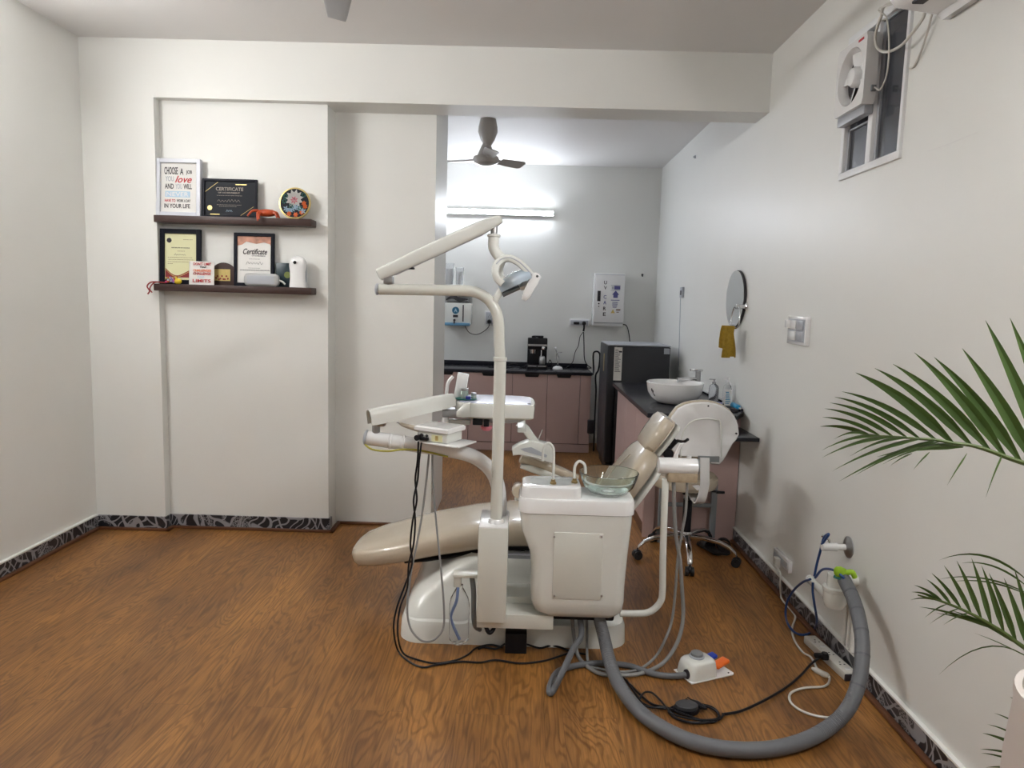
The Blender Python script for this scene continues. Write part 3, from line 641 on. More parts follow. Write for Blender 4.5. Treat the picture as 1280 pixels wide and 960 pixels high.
for dx_, dz_ in ((0, 0), (-.012, -.018), (.012, -.018)): cyl(bm, ((a.x+b.x)/2+dx_, YK-.0262, a.z-.045+dz_), ((a.x+b.x)/2+dx_, YK-.024, a.z-.045+dz_), .004, n=8)
objs('socket_hole', bm, 'ink', t)
pg = AY(611.5, 402, YK-.03)
PLC = thing('power_plug', 'black plug with sagging cord in the socket beside the water purifier', 'plug', (pg.x, YK-.04, pg.z)); obj('plug_body', CY((pg.x, YK-.0235, pg.z), (pg.x, YK-.055, pg.z), .024, .017), 'black', PLC)
pts = [AY(611.5, 402, YK-.05), AY(611, 408, YK-.05), AY(605, 414, YK-.05), AY(596, 418, YK-.05), AY(587, 416, YK-.05), AY(582, 409, YK-.06), AY(581, 405, YK-.08)]
obj('power_cord', TB(pts, .004), 'ink', PLC)
# --- water purifier
YR = 7.40; a, b = AY(553.5, 378, YR), AY(588.5, 406, YR); xl = a.x; xr = b.x
t = thing('water_purifier', 'wall mounted white and blue water purifier left of the lamp pole', 'water purifier', ((xl+xr)/2, 7.5, b.z))
zb_, zt2 = b.z, a.z; ztop = AY(570, 356, YR).z
obj('lower_tank', BX(xl, xr, YR, YK-.001, zb_, zt2, .012), 'white', t)
obj('blue_tray', BX(xl-.004, xr-.01, YR-.03, YR+.06, zb_-.012, zb_+.018, .006), mat('pale_blue_tray', (.12, .30, .48), .3, noise=.04), t)
obj('filter_window', BX(xl+.01, xr-.005, YR+.01, YK-.004, zt2, zt2+.075, .006), 'bottle', t)
bm = bmesh.new()
for i in range(4): tube(bm, [(xl+.03, YR+.05+.01*i, zt2+.03), (xl+.10, YR+.04, zt2+.045+.01*i), (xl+.17, YR+.05, zt2+.02+.01*i), (xr-.04, YR+.05, zt2+.04)], .006, n=6)
obj('inner_tubing', bm, 'ink', t)
bm = bmesh.new()
for i in range(3): cyl(bm, (xl+.04, YR+.09+.03*i, zt2+.030), (xr-.04, YR+.09+.03*i, zt2+.030), .022, n=12)
objs('filter_cartridge', bm, 'whitepure', t)
zz = zt2+.07
obj('upper_housing', BX(xl+.003, xr-.008, YR+.02, YK-.001, zz, ztop, .012), 'white', t)
obj('brand_panel', BX(xr-.105, xr-.012, YR+.016, YR+.022, ztop-.075, ztop-.012, .001), mat('blue_panel', (.03, .14, .42), .35, noise=.05), t)
obj('red_panel', BX(xl+.004, xl+.05, YR+.016, YR+.022, ztop-.05, ztop-.015, .001), 'maroon', t)
obj('grey_panel', BX(xl+.10, xl+.15, YR+.015, YR+.021, ztop-.085, ztop-.055, .001), 'palegrey', t)
obj('tap', bx(cyl(bmesh.new(), (xl+.125, YR, zb_+.045), (xl+.125, YR-.025, zb_+.045), .012), xl+.117, xl+.133, YR-.03, YR-.02, zb_+.0, zb_+.05, .003), 'ink', t)
obj('round_badge', CY((xl+.135, YR, zt2-.078), (xl+.135, YR-.004, zt2-.078), .037), mat('dark_teal_badge', (.02, .13, .22), .3, noise=.04), t)
txt(t, 'A', xl+.117, xl+.153, zt2-.098, zt2-.060, YR-.0045, 'palebl')
obj('badge_strip', BX(xl+.108, xl+.160, YR-.003, YR+.001, zt2-.150, zt2-.125), 'ink', t)
obj('level_gauge', BX(xr-.088, xr-.076, YR-.003, YR+.002, zb_+.03, zt2-.02), 'ink', t)
for px0, w_, top, lb in ((559.5, .05, 331, 'tall clear plastic jar on top of the water purifier'), (572.5, .042, 336, 'shorter clear plastic jar on top of the water purifier')):
    c = AY(px0+2, 350, 7.48); zt_ = AY(px0, top-2.0, 7.48).z
    t = thing('plastic_jar', lb, 'jar', (c.x, 7.48, ztop), 0, None)
    obj('cup', lathe(bmesh.new(), [(w_*.8, 0), (w_, (zt_-ztop)*.9), (w_*1.05, zt_-ztop), (w_*.95, zt_-ztop), (w_*.9, (zt_-ztop)*.9), (w_*.72, .006), (.002, .005)], (c.x, 7.48, ztop), cap=False), 'bottle', t)
    obj('inner_cup', lathe(bmesh.new(), [(w_*.68, .004), (w_*.82, (zt_-ztop)*.75)], (c.x, 7.48, ztop)), 'whitepure', t)
# --- UV cabinet
YU = 7.44; a, b = AY(743.5, 341, YU), AY(779, 408, YU); UX0, UX1, UZ0, UZ1 = a.x, b.x, b.z, a.z
t = thing('uv_cabinet', 'white wall mounted sterilising cabinet lettered UV CARE', 'cabinet', ((UX0+UX1)/2, YU, UZ0)); UVC = t
obj('body', BX(UX0, UX1, YU+.02, YK-.001, UZ0, UZ1, .006), 'whitepure', t)
dr = obj('door', BX(UX0+.012, UX1-.002, YU, YU+.018, UZ0+.035, UZ1-.018, .004), 'whitepure', t)
obj('door_gap', BX(UX0+.012, UX1-.004, YU+.012, YU+.0215, UZ0+.028, UZ1-.012), 'palegrey', t)
def UP(px, py): return AY(px, py, YU)
for ch, py in zip('UVCARE', (351, 357.5, 369, 376, 383.5, 390.5)):
    px_ = 757 - (py-351)*.04; q0, q1 = UP(px_-1.9, py+4.4), UP(px_+1.9, py)
    txt(dr, ch, q0.x, q1.x, q0.z, q1.z, YU-.0004, 'ink' if py > 380 or py < 360 else 'purple')
q0, q1 = UP(746.5, 376.5), UP(751, 363.5); obj('display', BX(q0.x, q1.x, YU-.004, YU+.002, q0.z, q1.z, .001), 'ink', dr)
bm = bmesh.new()
for py, r in ((379.5, .008), (383, .006)): q = UP(748.4, py); cyl(bm, (q.x, YU-.006, q.z), (q.x, YU+.002, q.z), r, n=12)
objs('lock', bm, 'ink', dr)
q0, q1 = UP(763.5, 363), UP(775.5, 357); obj('blue_label', BX(q0.x+.035, q1.x, YU-.002, YU+.001, q0.z+.01, q1.z-.004), 'purple', dr)
bm = bx(bmesh.new(), q0.x, q1.x, YU-.002, YU+.001, q1.z, q1.z+.005); bx(bm, q0.x, q1.x, YU-.002, YU+.001, q0.z-.002, q0.z+.003); bx(bm, q0.x+.01, q0.x+.03, YU-.002, YU+.001, q0.z+.012, q1.z-.012); objs('label_rules', bm, 'palegrey', dr)
q = UP(769.5, 368.5); s_ = .0088
obj('arrow_mark', PR([(q.x-4.2*s_, YU-.002, q.z), (q.x, YU-.002, q.z+5*s_), (q.x+4.2*s_, YU-.002, q.z), (q.x+2.6*s_, YU-.002, q.z), (q.x+2.6*s_, YU-.002, q.z-3.6*s_), (q.x-2.6*s_, YU-.002, q.z-3.6*s_), (q.x-2.6*s_, YU-.002, q.z)], (0, .003, 0)), 'purple', dr)
bm = bmesh.new()
for i, py in enumerate((375.2, 378, 380, 382, 384)): q = UP(769 - .2*i, py); hw = (.045, .028, .028, .026, .02)[i]; bx(bm, q.x-hw, q.x+hw, YU-.002, YU+.001, q.z-.004, q.z+.003)
obj('label_text', bm, 'purple', dr)
q = UP(766, 391.5); obj('warning_triangle', PR([(q.x-.022, YU-.002, q.z), (q.x+.02, YU-.002, q.z), (q.x, YU-.002, q.z+.042)], (0, .003, 0)), 'gold', dr)
q = UP(770, 388); bm = bx(bmesh.new(), q.x-.0, q.x+.045, YU-.002, YU+.001, q.z+.0, q.z+.012); bx(bm, q.x+.005, q.x+.03, YU-.002, YU+.001, q.z-.022, q.z-.015); obj('warning_text', bm, 'trimwood', dr)
pts = [AY(779, 405.5, YK-.03), AY(783, 407, YK-.05), AY(785.5, 414, YK-.05), AY(787, 424, YK-.05), AY(788, 436, YK-.08)]
obj('power_cord', TB(pts, .005), 'black', UVC)
q = AY(803, 343.5, YK-.004); tag(obj('wall_hook', bx(lathe(bmesh.new(), [(.012, 0), (.010, .010), (.004, .014)], (q.x, YK-.001, q.z), (0, -1, 0), 12), q.x-.006, q.x+.006, YK-.016, YK-.002, q.z-.02, q.z, .002), 'ink'), 'tiny dark wall hook right of the sterilising cabinet', 'hook')
# black cord draped over the fridge handle down to the floor
pts = [AZ(741, 468, ZT+.01), AY(742, 462, 6.86), AY(741.5, 445, 6.84), AY(743, 440, 6.84), AY(748, 440, 6.83), AY(750, 446, 6.83), AY(748, 462, 6.84), AY(744.5, 470, 6.84), AY(745, 490, 6.84), AY(743.5, 520, 6.84), AY(742.5, 548, 6.84), AZ(742, 563, .01)]
obj('hanging_cord', TB(pts, .0085), 'black', FRI)
q = AY(739, 536, 6.95); tag(obj('adapter_box', BX(q.x-.03, q.x+.03, 7.01, 7.052, q.z-.06, q.z+.075, .004), 'darkgap'), 'flat dark box on the pink panel beside the fridge', 'box')
# --- back ceiling fan
t = thing('ceiling_fan', 'cream ceiling fan hanging in the back room', 'ceiling fan', (-.30, 5.8, 2.56))
fc = AY(607.5, 201, 5.8); fx = fc.x; zc = fc.z
obj('canopy', lathe(bmesh.new(), [(.02, 0), (.032, -.012), (.055, -.08), (.072, -.15), (.070, -.17), (.03, -.175)], (fx+.01, 5.8, H2)) if 0 else lathe(bmesh.new(), [(.062, 0), (.075, -.06), (.078, -.10), (.055, -.16), (.022, -.215)], (fx+.01, 5.8, H2)), 'fan', t)
obj('downrod', CY((fx+.01, 5.8, H2-.2), (fx+.005, 5.8, zc+.1), .013), 'fan', t)
obj('lower_cup', lathe(bmesh.new(), [(.018, .155), (.045, .10), (.072, .04), (.078, .02)], (fx, 5.8, zc)), 'fan', t)
obj('motor', lathe(bmesh.new(), [(.07, .035), (.098, .03), (.105, .01), (.09, -.02), (.05, -.036), (.01, -.04)], (fx, 5.8, zc)), 'fan', t)
for an in (math.radians(38), math.radians(160), math.radians(-80)):
    dx_, dy_ = math.cos(an), math.sin(an)
    L_ = .37
    c0 = Vector((fx, 5.8, zc+.012)); d_ = Vector((dx_, dy_, 0)); s_ = Vector((-dy_, dx_, -.30)).normalized(); nz = d_.cross(s_)
    bl = obj('blade', loft(bmesh.new(), [ring(c0+d_*q, s_, nz, w2, .004, 12, 6) for q, w2 in ((.14, .045), (.22, .055), (L_-.02, .060), (L_, .045))]), 'fan', t)
    obj('blade_bracket', loft(bmesh.new(), [ring(c0+d_*q, s_, nz, .018, .006, 8, 4) for q in (.08, .19)]), 'fan', bl)
# --- ceiling fan of the treatment room: only the tip of one blade reaches into view
TF = AZ(421, 23.5, 2.72); 
t = thing('ceiling_fan', 'pale ceiling fan with only one blade tip at the photo top edge', 'ceiling fan', (TF.x-.05, TF.y-.62, 2.72))
c0 = Vector((TF.x+.15, TF.y-.58, 2.72))
obj('motor', lathe(bmesh.new(), [(.05, .06), (.10, .045), (.115, .01), (.09, -.03), (.03, -.045)], c0), 'fan', t)
obj('downrod', CY(c0+Vector((0, 0, .05)), (c0.x, c0.y, H-.05), .013), 'fan', t)
obj('canopy', lathe(bmesh.new(), [(.075, 0), (.07, -.05), (.02, -.1)], (c0.x, c0.y, H)), 'fan', t)
for k in range(3):
    an = math.radians(104.5+120*k); d_ = Vector((math.cos(an), math.sin(an), 0)); s_ = Vector((-d_.y, d_.x, .15)).normalized(); nz = d_.cross(s_)
    bl = obj('blade', loft(bmesh.new(), [ring(c0+d_*q, s_, nz, w2, .003, 12, 6) for q, w2 in ((.17, .065), (.3, .064), (.55, .045), (.60, .040))]), 'fanshade', t)
    obj('blade_bracket', loft(bmesh.new(), [ring(c0+d_*q, s_, nz, .02, .006, 8, 4) for q in (.09, .2)]), 'fan', bl)
# ================================================================== RIGHT WALL FITTINGS
# --- exhaust fan
EX = 1.36; EY0, EY1 = AX(1081.5, 85, EX).y, AX(1045, 107, EX).y; EZ0, EZ1 = (AX(1079, 129, EX).z+AX(1041, 149, EX).z)/2, (AX(1084, 40.6, EX).z+AX(1048.5, 65, EX).z)/2
t = thing('exhaust_fan', 'square white exhaust fan mounted in the window, red mark on rim', 'exhaust fan', (1.37, 3.0, EZ0))
def annular(x0, x1, y0, y1, z0, z1, rad, n=48):
    bm = bmesh.new(); cy_, cz_ = (y0+y1)/2, (z0+z1)/2; hy, hz = (y1-y0)/2, (z1-z0)/2
    O, I = [], []
    for i in range(n):
        t_ = 2*PI*(i+.5)/n; c_, s_ = math.cos(t_), math.sin(t_); k = min(hy/abs(c_) if c_ else 9, hz/abs(s_) if s_ else 9)
        O.append((cy_+c_*k, cz_+s_*k)); I.append((cy_+c_*rad, cz_+s_*rad))
    R1 = [(x0, *p) for p in O]; R2 = [(x0, *p) for p in I]; R3 = [(x0+.03, cy_+(p[0]-cy_)*.9, cz_+(p[1]-cz_)*.9) for p in I]; R5 = [(x1, cy_+(p[0]-cy_)*.9, cz_+(p[1]-cz_)*.9) for p in I]; R4 = [(x1, *p) for p in O]
    return loft(bm, [R1, R2, R3, R5, R4], closed=True)
obj('housing', annular(EX, EX+.05, EY0, EY1, EZ0, EZ1, (EY1-EY0)*.43), 'whitepure', t)
ccy, ccz = (EY0+EY1)/2, (EZ0+EZ1)/2
obj('motor_hub', lathe(bmesh.new(), [(.042, 0), (.042, .030), (.034, .042), (.01, .046)], (EX+.045, ccy, ccz), (-1, 0, 0)), 'whitepure', t)
for k in range(5):
    an = 2*PI*k/5+.3; d_ = Vector((0, math.cos(an), math.sin(an))); s_ = Vector((.35, -d_.z, d_.y)).normalized(); nz = d_.cross(s_)
    obj('blade', loft(bmesh.new(), [ring(Vector((EX+.035, ccy, ccz))+d_*q, s_, nz, w2, .002, 10, 4) for q, w2 in ((.035, .022), (.07, .036), (.108, .042), (.116, .03))]), 'whitepure', t)
obj('louvre', BX(EX+.041, EX+.049, EY0+.02, EY1-.02, EZ0+.02, EZ1-.02), 'ink', t)
obj('back_flange', BX(EX+.02, XR-.013, EY0+.025, EY1+.005, EZ0-.035, EZ0+.004, .003), 'palegrey', t)
obj('red_mark', BX(EX-.002, EX+.001, EY0+.03, EY0+.075, EZ1-.022, EZ1-.013), 'red', t)
obj('wire_clamp', BX(EX+.028, EX+.048, EY0-.008, EY0+.002, EZ0+.045, EZ0+.07, .002), 'frame_grey', t)
# --- split air conditioner above the right wall, mostly out of frame
AYE = 2.56; z0 = 2.495
t = thing('air_conditioner', 'wall mounted air conditioner, only its lower far corner at the photo top right', 'air conditioner', (1.3, 2.15, z0))
prof = [(XR-.001, z0), (XR-.03, z0-.004), (XR-.040, z0+.020), (XR-.12, z0+.026), (XR-.19, z0+.032), (XR-.215, z0+.06), (XR-.22, z0+.27), (XR-.19, z0+.295), (XR-.001, z0+.30)]
obj('body', PR([(x, AYE, z) for x, z in prof], (0, -.82, 0), .006), 'whitepure', t)
obj('louvre_slot', BX(XR-.165, XR-.125, AYE-.76, AYE-.06, z0+.022, z0+.040, .004), 'ink', t)
obj('end_cap', PR([(x, AYE+.001, z) for x, z in [(XR-.03, z0+.04), (XR-.12, z0+.056), (XR-.185, z0+.078), (XR-.2, z0+.25), (XR-.03, z0+.28)]], (0, .006, 0)), 'palegrey', t)
cabs = [([(1.345, 2.52, z0+.05), AX(1110, 5, 1.36), AX(1101, 22, 1.37), AX(1094, 45, 1.38), AX(1097, 60, 1.385), AX(1108, 65, 1.385), AX(1125, 58, 1.385), AX(1140, 42, 1.385), AX(1153, 24, 1.385), AX(1160, 12, 1.39), (1.395, 2.50, z0+.03)], .0055, 'cable', 'thick white cable looping down across the window from the air conditioner'),
        ([(1.33, 2.53, z0+.06), AX(1100, 10, 1.36), AX(1108, 22, 1.37), AX(1111, 45, 1.375), AX(1111, 70, 1.375), AX(1108, 95, 1.385), AX(1100, 112, 1.39), (EX+.04, EY0-.011, EZ0+.058)], .0032, 'cable', 'thin white cable running from the air conditioner to the exhaust fan'),
        ([(1.40, 2.50, z0+.03), AX(1168, 13, 1.40), AX(1160, 38, 1.41), AX(1151, 65, 1.42), AX(1143, 82, 1.425), AX(1137, 85, 1.428)], .004, 'cable', 'grey cable hanging from the air conditioner to the window edge')]
for pts, r, m_, lb in cabs: obj('cable', TB(pts, r, k=8), m_, t)
# --- switch plate
def wallplate(name, label, px0, py0, px1, py1, catg='switch'):
    a, b = AX(px0, py0, XR-.02), AX(px1, py1, XR-.02); y0, y1 = sorted((a.y, b.y))
    t = thing(name, label, catg, (XR-.01, (y0+y1)/2, b.z))
    obj('plate', BX(XR-.02, XR, y0, y1, b.z, a.z, .003), 'whitepure', t)
    return t, y0, y1, b.z, a.z
t, y0, y1, z0, z1 = wallplate('switch_plate', 'white switch plate on the right wall above the stool', 985.5, 395, 1006.5, 432.5)
for i in range(2):
    for j in range(2):
        yy = y0+.03+(y1-y0-.06)*(.5*i); o = obj('rocker', BX(XR-.027, XR-.018, yy+.004, yy+(y1-y0-.06)*.5-.004, z0+.02+.055*j, z0+.067+.055*j, .003), 'whitepure' if i else 'palegrey', t)
obj('insert', BX(XR-.0215, XR-.018, y0+.022, y1-.022, z0+.014, z1-.014), 'palegrey', t)
obj('socket_cover', BX(XR-.045, XR-.02, y1-.05, y1-.022, z1-.06, z1-.02, .004), 'whitepure', t)
t, y0, y1, z0, z1 = wallplate('socket_plate', 'white wall socket low on the right wall with white plug', 967, 684, 985, 717, 'socket')
obj('insert', BX(XR-.0215, XR-.018, y0+.02, y1-.02, z0+.014, z1-.014), 'palegrey', t)
SKY, SKZ = (y0+y1)/2+.01, (z0+z1)/2-.01
tag(obj('power_plug', BX(XR-.05, XR-.0216, SKY-.022, SKY+.022, SKZ-.035, SKZ+.02, .006), 'cable'), 'white plug in the low wall socket', 'plug')
# --- little wall box with cord in the back room
a = AX(851, 366, XR-.02)
t = thing('cord_outlet', 'small grey outlet with thin cord on the wall above the basin', 'outlet', (XR-.01, a.y, a.z-.04))
obj('plate', BX(XR-.02, XR, a.y-.045, a.y+.045, a.z-.04, a.z+.05, .003), 'palegrey', t)
obj('socket_hole', BX(XR-.023, XR-.019, a.y-.02, a.y+.02, a.z-.02, a.z+.02, .002), 'ink', t)
obj('cord', TB([(XR-.02, a.y, a.z-.03), AX(850, 395, XR-.01), AX(849, 430, XR-.01), AX(848, 462, XR-.01)], .003), 'palegrey', t)
a = AX(869, 196, XR-.004); tag(obj('wall_hook', lathe(bmesh.new(), [(.014, 0), (.012, .01), (.005, .02)], (XR, a.y, a.z), (-1, 0, 0), 12), 'palegrey'), 'tiny pale hook high on the right wall of the back room', 'hook')
# --- oval mirror
c0 = AX(916, 375, XR-.03); my, mz, ry, rz = 4.735, 1.562, .20, .180
t = thing('round_mirror', 'round frameless mirror on the right wall behind the towel', 'mirror', (XR-.02, my, mz-rz))
obj('mirror_glass', lathe(bmesh.new(), [(.183, .018), (.185, .022), (.185, .026)], (XR, my, mz), (-1, 0, 0), 48), 'mirror', t)
obj('backing', lathe(bmesh.new(), [(.178, 0), (.186, .004), (.187, .0175)], (XR, my, mz), (-1, 0, 0), 48), 'ink', t)
# --- towel ring and towel
ty, tz = AX(927.5, 383, XR-.03).y, AX(927.5, 383, XR-.03).z
t = thing('towel_ring', 'chrome towel ring on the right wall holding mustard towel', 'towel ring', (XR-.04, ty, tz-.1))
obj('wall_rose', lathe(bmesh.new(), [(.030, 0), (.030, .008), (.014, .014), (.013, .05), (.018, .055), (.017, .07), (.006, .074)], (XR, ty, tz), (-1, 0, 0)), 'chrome', t)
rx = XR-.062
obj('ring', TB([(rx, ty, tz), (rx, ty+.06, tz-.012), (rx-.004, ty+.088, tz-.07), (rx-.006, ty+.07, tz-.125), (rx-.006, ty, tz-.14), (rx-.006, ty-.07, tz-.125), (rx-.004, ty-.088, tz-.07), (rx, ty-.06, tz-.012), (rx, ty, tz)], .0045, k=8), 'chrome', t)
tt = tz-.137
def drape(y0, y1, z0, z1, x0, tilt, seed):
    bm = bmesh.new(); rnd = random.Random(seed); ny, nz_ = 18, 14; V = []
    for j in range(nz_+1):
        v_ = j/nz_; r_ = []
        for i in range(ny+1):
            u_ = i/ny; wd = .72+.28*v_
            r_.append(bm.verts.new((x0-.055*u_-.010*math.cos(u_*PI*5+seed)*(.3+v_)-.006*math.sin(u_*13+v_*4), (y0+y1)/2+(u_-.5)*(y1-y0)*wd+tilt*v_, z1+(z0-z1)*v_+.006*math.sin(u_*7)*v_)))
        V.append(r_)
    for j in range(nz_):
        for i in range(ny): bm.faces.new((V[j][i], V[j][i+1], V[j+1][i+1], V[j+1][i]))
    bmesh.ops.solidify(bm, geom=bm.faces[:], thickness=.006); return bm
t = thing('hand_towel', 'mustard yellow hand towel hanging from the chrome ring', 'towel', (rx, ty, tt-.17))
obj('front_fold', drape(ty-.080, ty+.03, tt-.185, tt+.012, rx-.022, -.01, 1), 'towel', t)
obj('rear_fold', drape(ty+.005, ty+.10, tt-.135, tt+.012, rx-.004, .03, 4), 'towel', t)
# ================================================================== SINK COUNTER
CX0, CY0, CY1, CZ = .79, 4.29, 5.95, .852
t = thing('sink_cabinet', 'pink cabinet under the washbasin along the right wall', 'cabinet', (1.1, 5.1, 0))
obj('carcass', BX(.852, XR-.001, 4.53, CY1-.01, .0, CZ-.03), 'darkgap', t)
obj('end_panel', BX(.835, XR-.002, 4.512, 4.53, .0, CZ-.03, .001, 1), 'pink', t)
obj('side_stile', BX(.833, .905, 4.500, 4.512, .0, CZ-.03, .002, 1), 'pink', t)
yy = [4.53, 4.98, 5.46, CY1-.01]
for a_, b_ in zip(yy, yy[1:]):
    d_ = obj('door', BX(.834, .852, a_+.002, b_-.002, .09, CZ-.032, .0015, 1), 'pink', t)
    obj('handle', BX(.826, .836, (a_+b_)/2-.08, (a_+b_)/2+.08, CZ-.062, CZ-.034, .002), 'black', d_)
obj('plinth', BX(.842, .852, 4.53, CY1-.01, 0, .088), 'trimwood', t)
bm = bmesh.new()
out = [(CX0, CY0, CZ-.03), (1.33, CY0, CZ-.03), (XR-.005, 4.45, CZ-.03), (XR-.005, CY1, CZ-.03), (CX0+.0, CY1, CZ-.03)]
prism(bm, out, (0, 0, .03), .003)
bx(bm, XR-.015, XR-.003, 4.47, CY1, CZ, CZ+.015, .002)
tag(obj('worktop', bm, 'granite'), 'dark granite worktop carrying the white washbasin', 'worktop')
tag(obj('counter_seal', TB([(XR-.018, 4.48, CZ+.016), (XR-.018, 5.5, CZ+.016)], .006, k=1), 'whitepure'), 'white sealant bead along the basin worktop and wall', 'sealant')
# lower ledge in front of the cabinet
t = thing('side_ledge', 'low dark topped ledge against the wall behind the stool', 'ledge', (1.25, 4.36, 0))
obj('top', BX(1.06, XR-.004, 4.13, 4.50, .722, .745, .002), 'granite', t)
obj('panel', BX(1.06, XR-.004, 4.485, 4.499, 0, .722, .002), 'pink', t)
# grey metal frame step under the counter
t = thing('metal_step_frame', 'grey metal frame standing under the counter behind the stool', 'frame', (1.06, 4.4, 0))
for x_ in (.93, 1.26):
    obj('upright', BX(x_-.018, x_+.018, 4.40, 4.43, 0, .40, .003), 'frame_grey', t)
for z_ in (.25, .375): obj('rail', BX(.948, 1.242, 4.402, 4.428, z_-.012, z_+.012, .003), 'frame_grey', t)
obj('upright', BX(1.07, 1.10, 4.402, 4.428, .262, .363, .003), 'frame_grey', t)
for i, (x_, y_, r_) in enumerate(((1.22, 4.30, .3), (1.31, 4.31, -.2))):
    t = thing('slipper', ('left' if i == 0 else 'right')+' one of two dark slippers on the floor behind the stool', 'slipper', (x_, y_, 0), r_)
    bm = loft(bmesh.new(), [ring((x_, y_+q, .008), (1, 0, 0), (0, 0, 1), w2, .008, 14, 3) for q, w2 in ((-.11, .02), (-.09, .035), (-.03, .036), (.03, .042), (.09, .04), (.115, .02))])
    obj('sole', bm, 'rubber', t)
    obj('strap', loft(bmesh.new(), [ring((x_+.042*math.cos(a_), y_+.03, .014+.045*math.sin(a_)), (math.cos(a_), 0, math.sin(a_)), (0, 1, 0), .003, .03, 8, 4) for a_ in [PI*k/8 for k in range(9)]]), 'rubber', t)
# --- washbasin
bxx, byy = 1.055, 4.78
t = thing('wash_basin', 'white round porcelain vessel basin with dark splash mark', 'basin', (bxx, byy, CZ))
zr = AY(842, 478, byy).z - CZ
prof = [(.095, 0), (.125, .010), (.160, .042), (.180, .075), (.189, zr-.01), (.191, zr), (.186, zr+.004), (.178, zr-.006), (.165, .07), (.145, .045), (.10, .022), (.01, .018)]
obj('bowl', lathe(bmesh.new(), prof, (bxx, byy, CZ), n=48), 'porcelain', t)
bm = bmesh.new()
for k, (ang, z_, s_) in enumerate(((202, .098, .016), (205, .088, .018), (206, .075, .015), (208, .064, .012))):
    a_ = math.radians(ang); r_ = .165+.032*(z_-.06)/(.06) if z_ > .06 else .16; r_ = .160+.029*(z_-.04)/(zr-.05) 
    ball(bm, (bxx+r_*math.cos(a_), byy+r_*math.sin(a_), CZ+z_), s_, (.35, .8, 1), 5)
obj('dark_mark', bm, mat('dark_stain', (.03, .02, .03), .4, noise=.3), t)
obj('drain', lathe(bmesh.new(), [(.022, .019), (.022, .023), (.01, .024)], (bxx, byy, CZ)), 'chrome', t)
# tap
t = thing('basin_tap', 'tall chrome lever tap behind the white basin', 'tap', (1.245, 4.93, CZ))
obj('body', CY((1.245, 4.93, CZ), (1.245, 4.93, CZ+.205), .019), 'steel', t)
obj('lever', BX(1.19, 1.275, 4.915, 4.945, CZ+.207, CZ+.222, .004), 'chrome', t)
obj('spout', loft(bmesh.new(), [ring(p, (0, 1, 0), (0, 0, 1), .015, .011, 12, 3) for p in ((1.24, 4.93, CZ+.155), (1.16, 4.93, CZ+.150), (1.10, 4.93, CZ+.146))]), 'chrome', t)
obj('aerator', CY((1.105, 4.93, CZ+.145), (1.105, 4.93, CZ+.125), .011), 'chrome', t)
# bottles
def pump(label, x, y, m, h, r, cap, square=False):
    t = thing('pump_bottle', label, 'bottle', (x, y, CZ))
    sh = [(r*.95, 0), (r, .008), (r, h*.62), (r*.85, h*.72), (.012, h*.80), (.012, h*.85)]
    obj('body', loft(bmesh.new(), [ring((x, y, CZ+z_), (1, 0, 0), (0, 1, 0), rr, rr*.75, 20, 3 if square else 2) for rr, z_ in sh]), m, t)
    obj('pump_head', bx(lathe(bmesh.new(), [(.014, h*.82), (.014, h*.88), (.005, h*.885), (.005, h*.96), (.010, h*.965), (.010, h)], (x, y, CZ)), x-.035, x, y-.005, y+.005, CZ+h*.965, CZ+h, .002), cap, t)
    return t
a = AZ(890, 497, CZ)
t = pump('clear hand wash pump bottle with grey head near the basin', 1.335, 4.84, 'soap', .165, .034, 'steel')
t = pump('tall sanitiser pump bottle with white label, right of the hand wash', 1.375, 4.66, 'bottle', .19, .028, 'whitepure', True)
obj('label', BX(1.352, 1.398, 4.636, 4.639, CZ+.012, CZ+.115), 'paper', t)
bm = bmesh.new()
for i in range(7): bx(bm, 1.358, 1.358+random.uniform(.02, .034), 4.6345, 4.6362, CZ+.025+.012*i, CZ+.030+.012*i)
obj('label_print', bm, 'aqua', t)
tag(obj('soap_case', BX(1.295, 1.375, 4.70, 4.77, CZ, CZ+.016, .004), 'violet'), 'flat violet soap case in front of the hand wash bottle', 'case')
tag(obj('gel_bottle_lying', loft(bmesh.new(), [ring((1.405, y_, CZ+.02), (1, 0, 0), (0, 0, 1), r_, r_, 14) for y_, r_ in ((4.50, .012), (4.51, .018), (4.62, .018), (4.63, .01))]), 'aqua'), 'small blue bottle lying by the wall beside sanitiser', 'bottle')
tag(obj('razor_box', BX(1.35, 1.38, 4.42, 4.50, CZ, CZ+.02, .004), 'ink'), 'small black item at the worktop end by the wall', 'box')
# ================================================================== ASSISTANT STOOL
sx, sy = 1.03, 4.15
t = thing('dental_stool', 'beige assistant stool with white backrest shell and chrome star base', 'stool', (sx, sy, 0))
for k in range(5):
    an = math.radians(270-8+72*k); d_ = Vector((math.cos(an), math.sin(an), 0)); n_ = Vector((-d_.y, d_.x, 0)); c0 = Vector((sx, sy, 0))
    leg = obj('base_arm', loft(bmesh.new(), [ring(c0+d_*q+Vector((0, 0, z_)), n_, Vector((0, 0, 1)), w2, h2, 12, 3) for q, z_, w2, h2 in ((.02, .135, .020, .018), (.10, .140, .018, .014), (.20, .128, .016, .012), (.26, .105, .016, .012), (.295, .075, .015, .010), (.30, .062, .013, .008))]), 'chrome', t)
    cc = c0+d_*.30
    objs('caster_wheel', cyl(cyl(bmesh.new(), cc+n_*.024+Vector((0, 0, .026)), cc+n_*.006+Vector((0, 0, .026)), .026), cc-n_*.006+Vector((0, 0, .026)), cc-n_*.024+Vector((0, 0, .026)), .026), 'rubber', leg)
    obj('caster_hood', bx(ball(bmesh.new(), cc+Vector((0, 0, .036)), .026, (1, 1, .85), 7), cc.x-.004, cc.x+.004, cc.y-.004, cc.y+.004, .05, .068), 'black', leg)
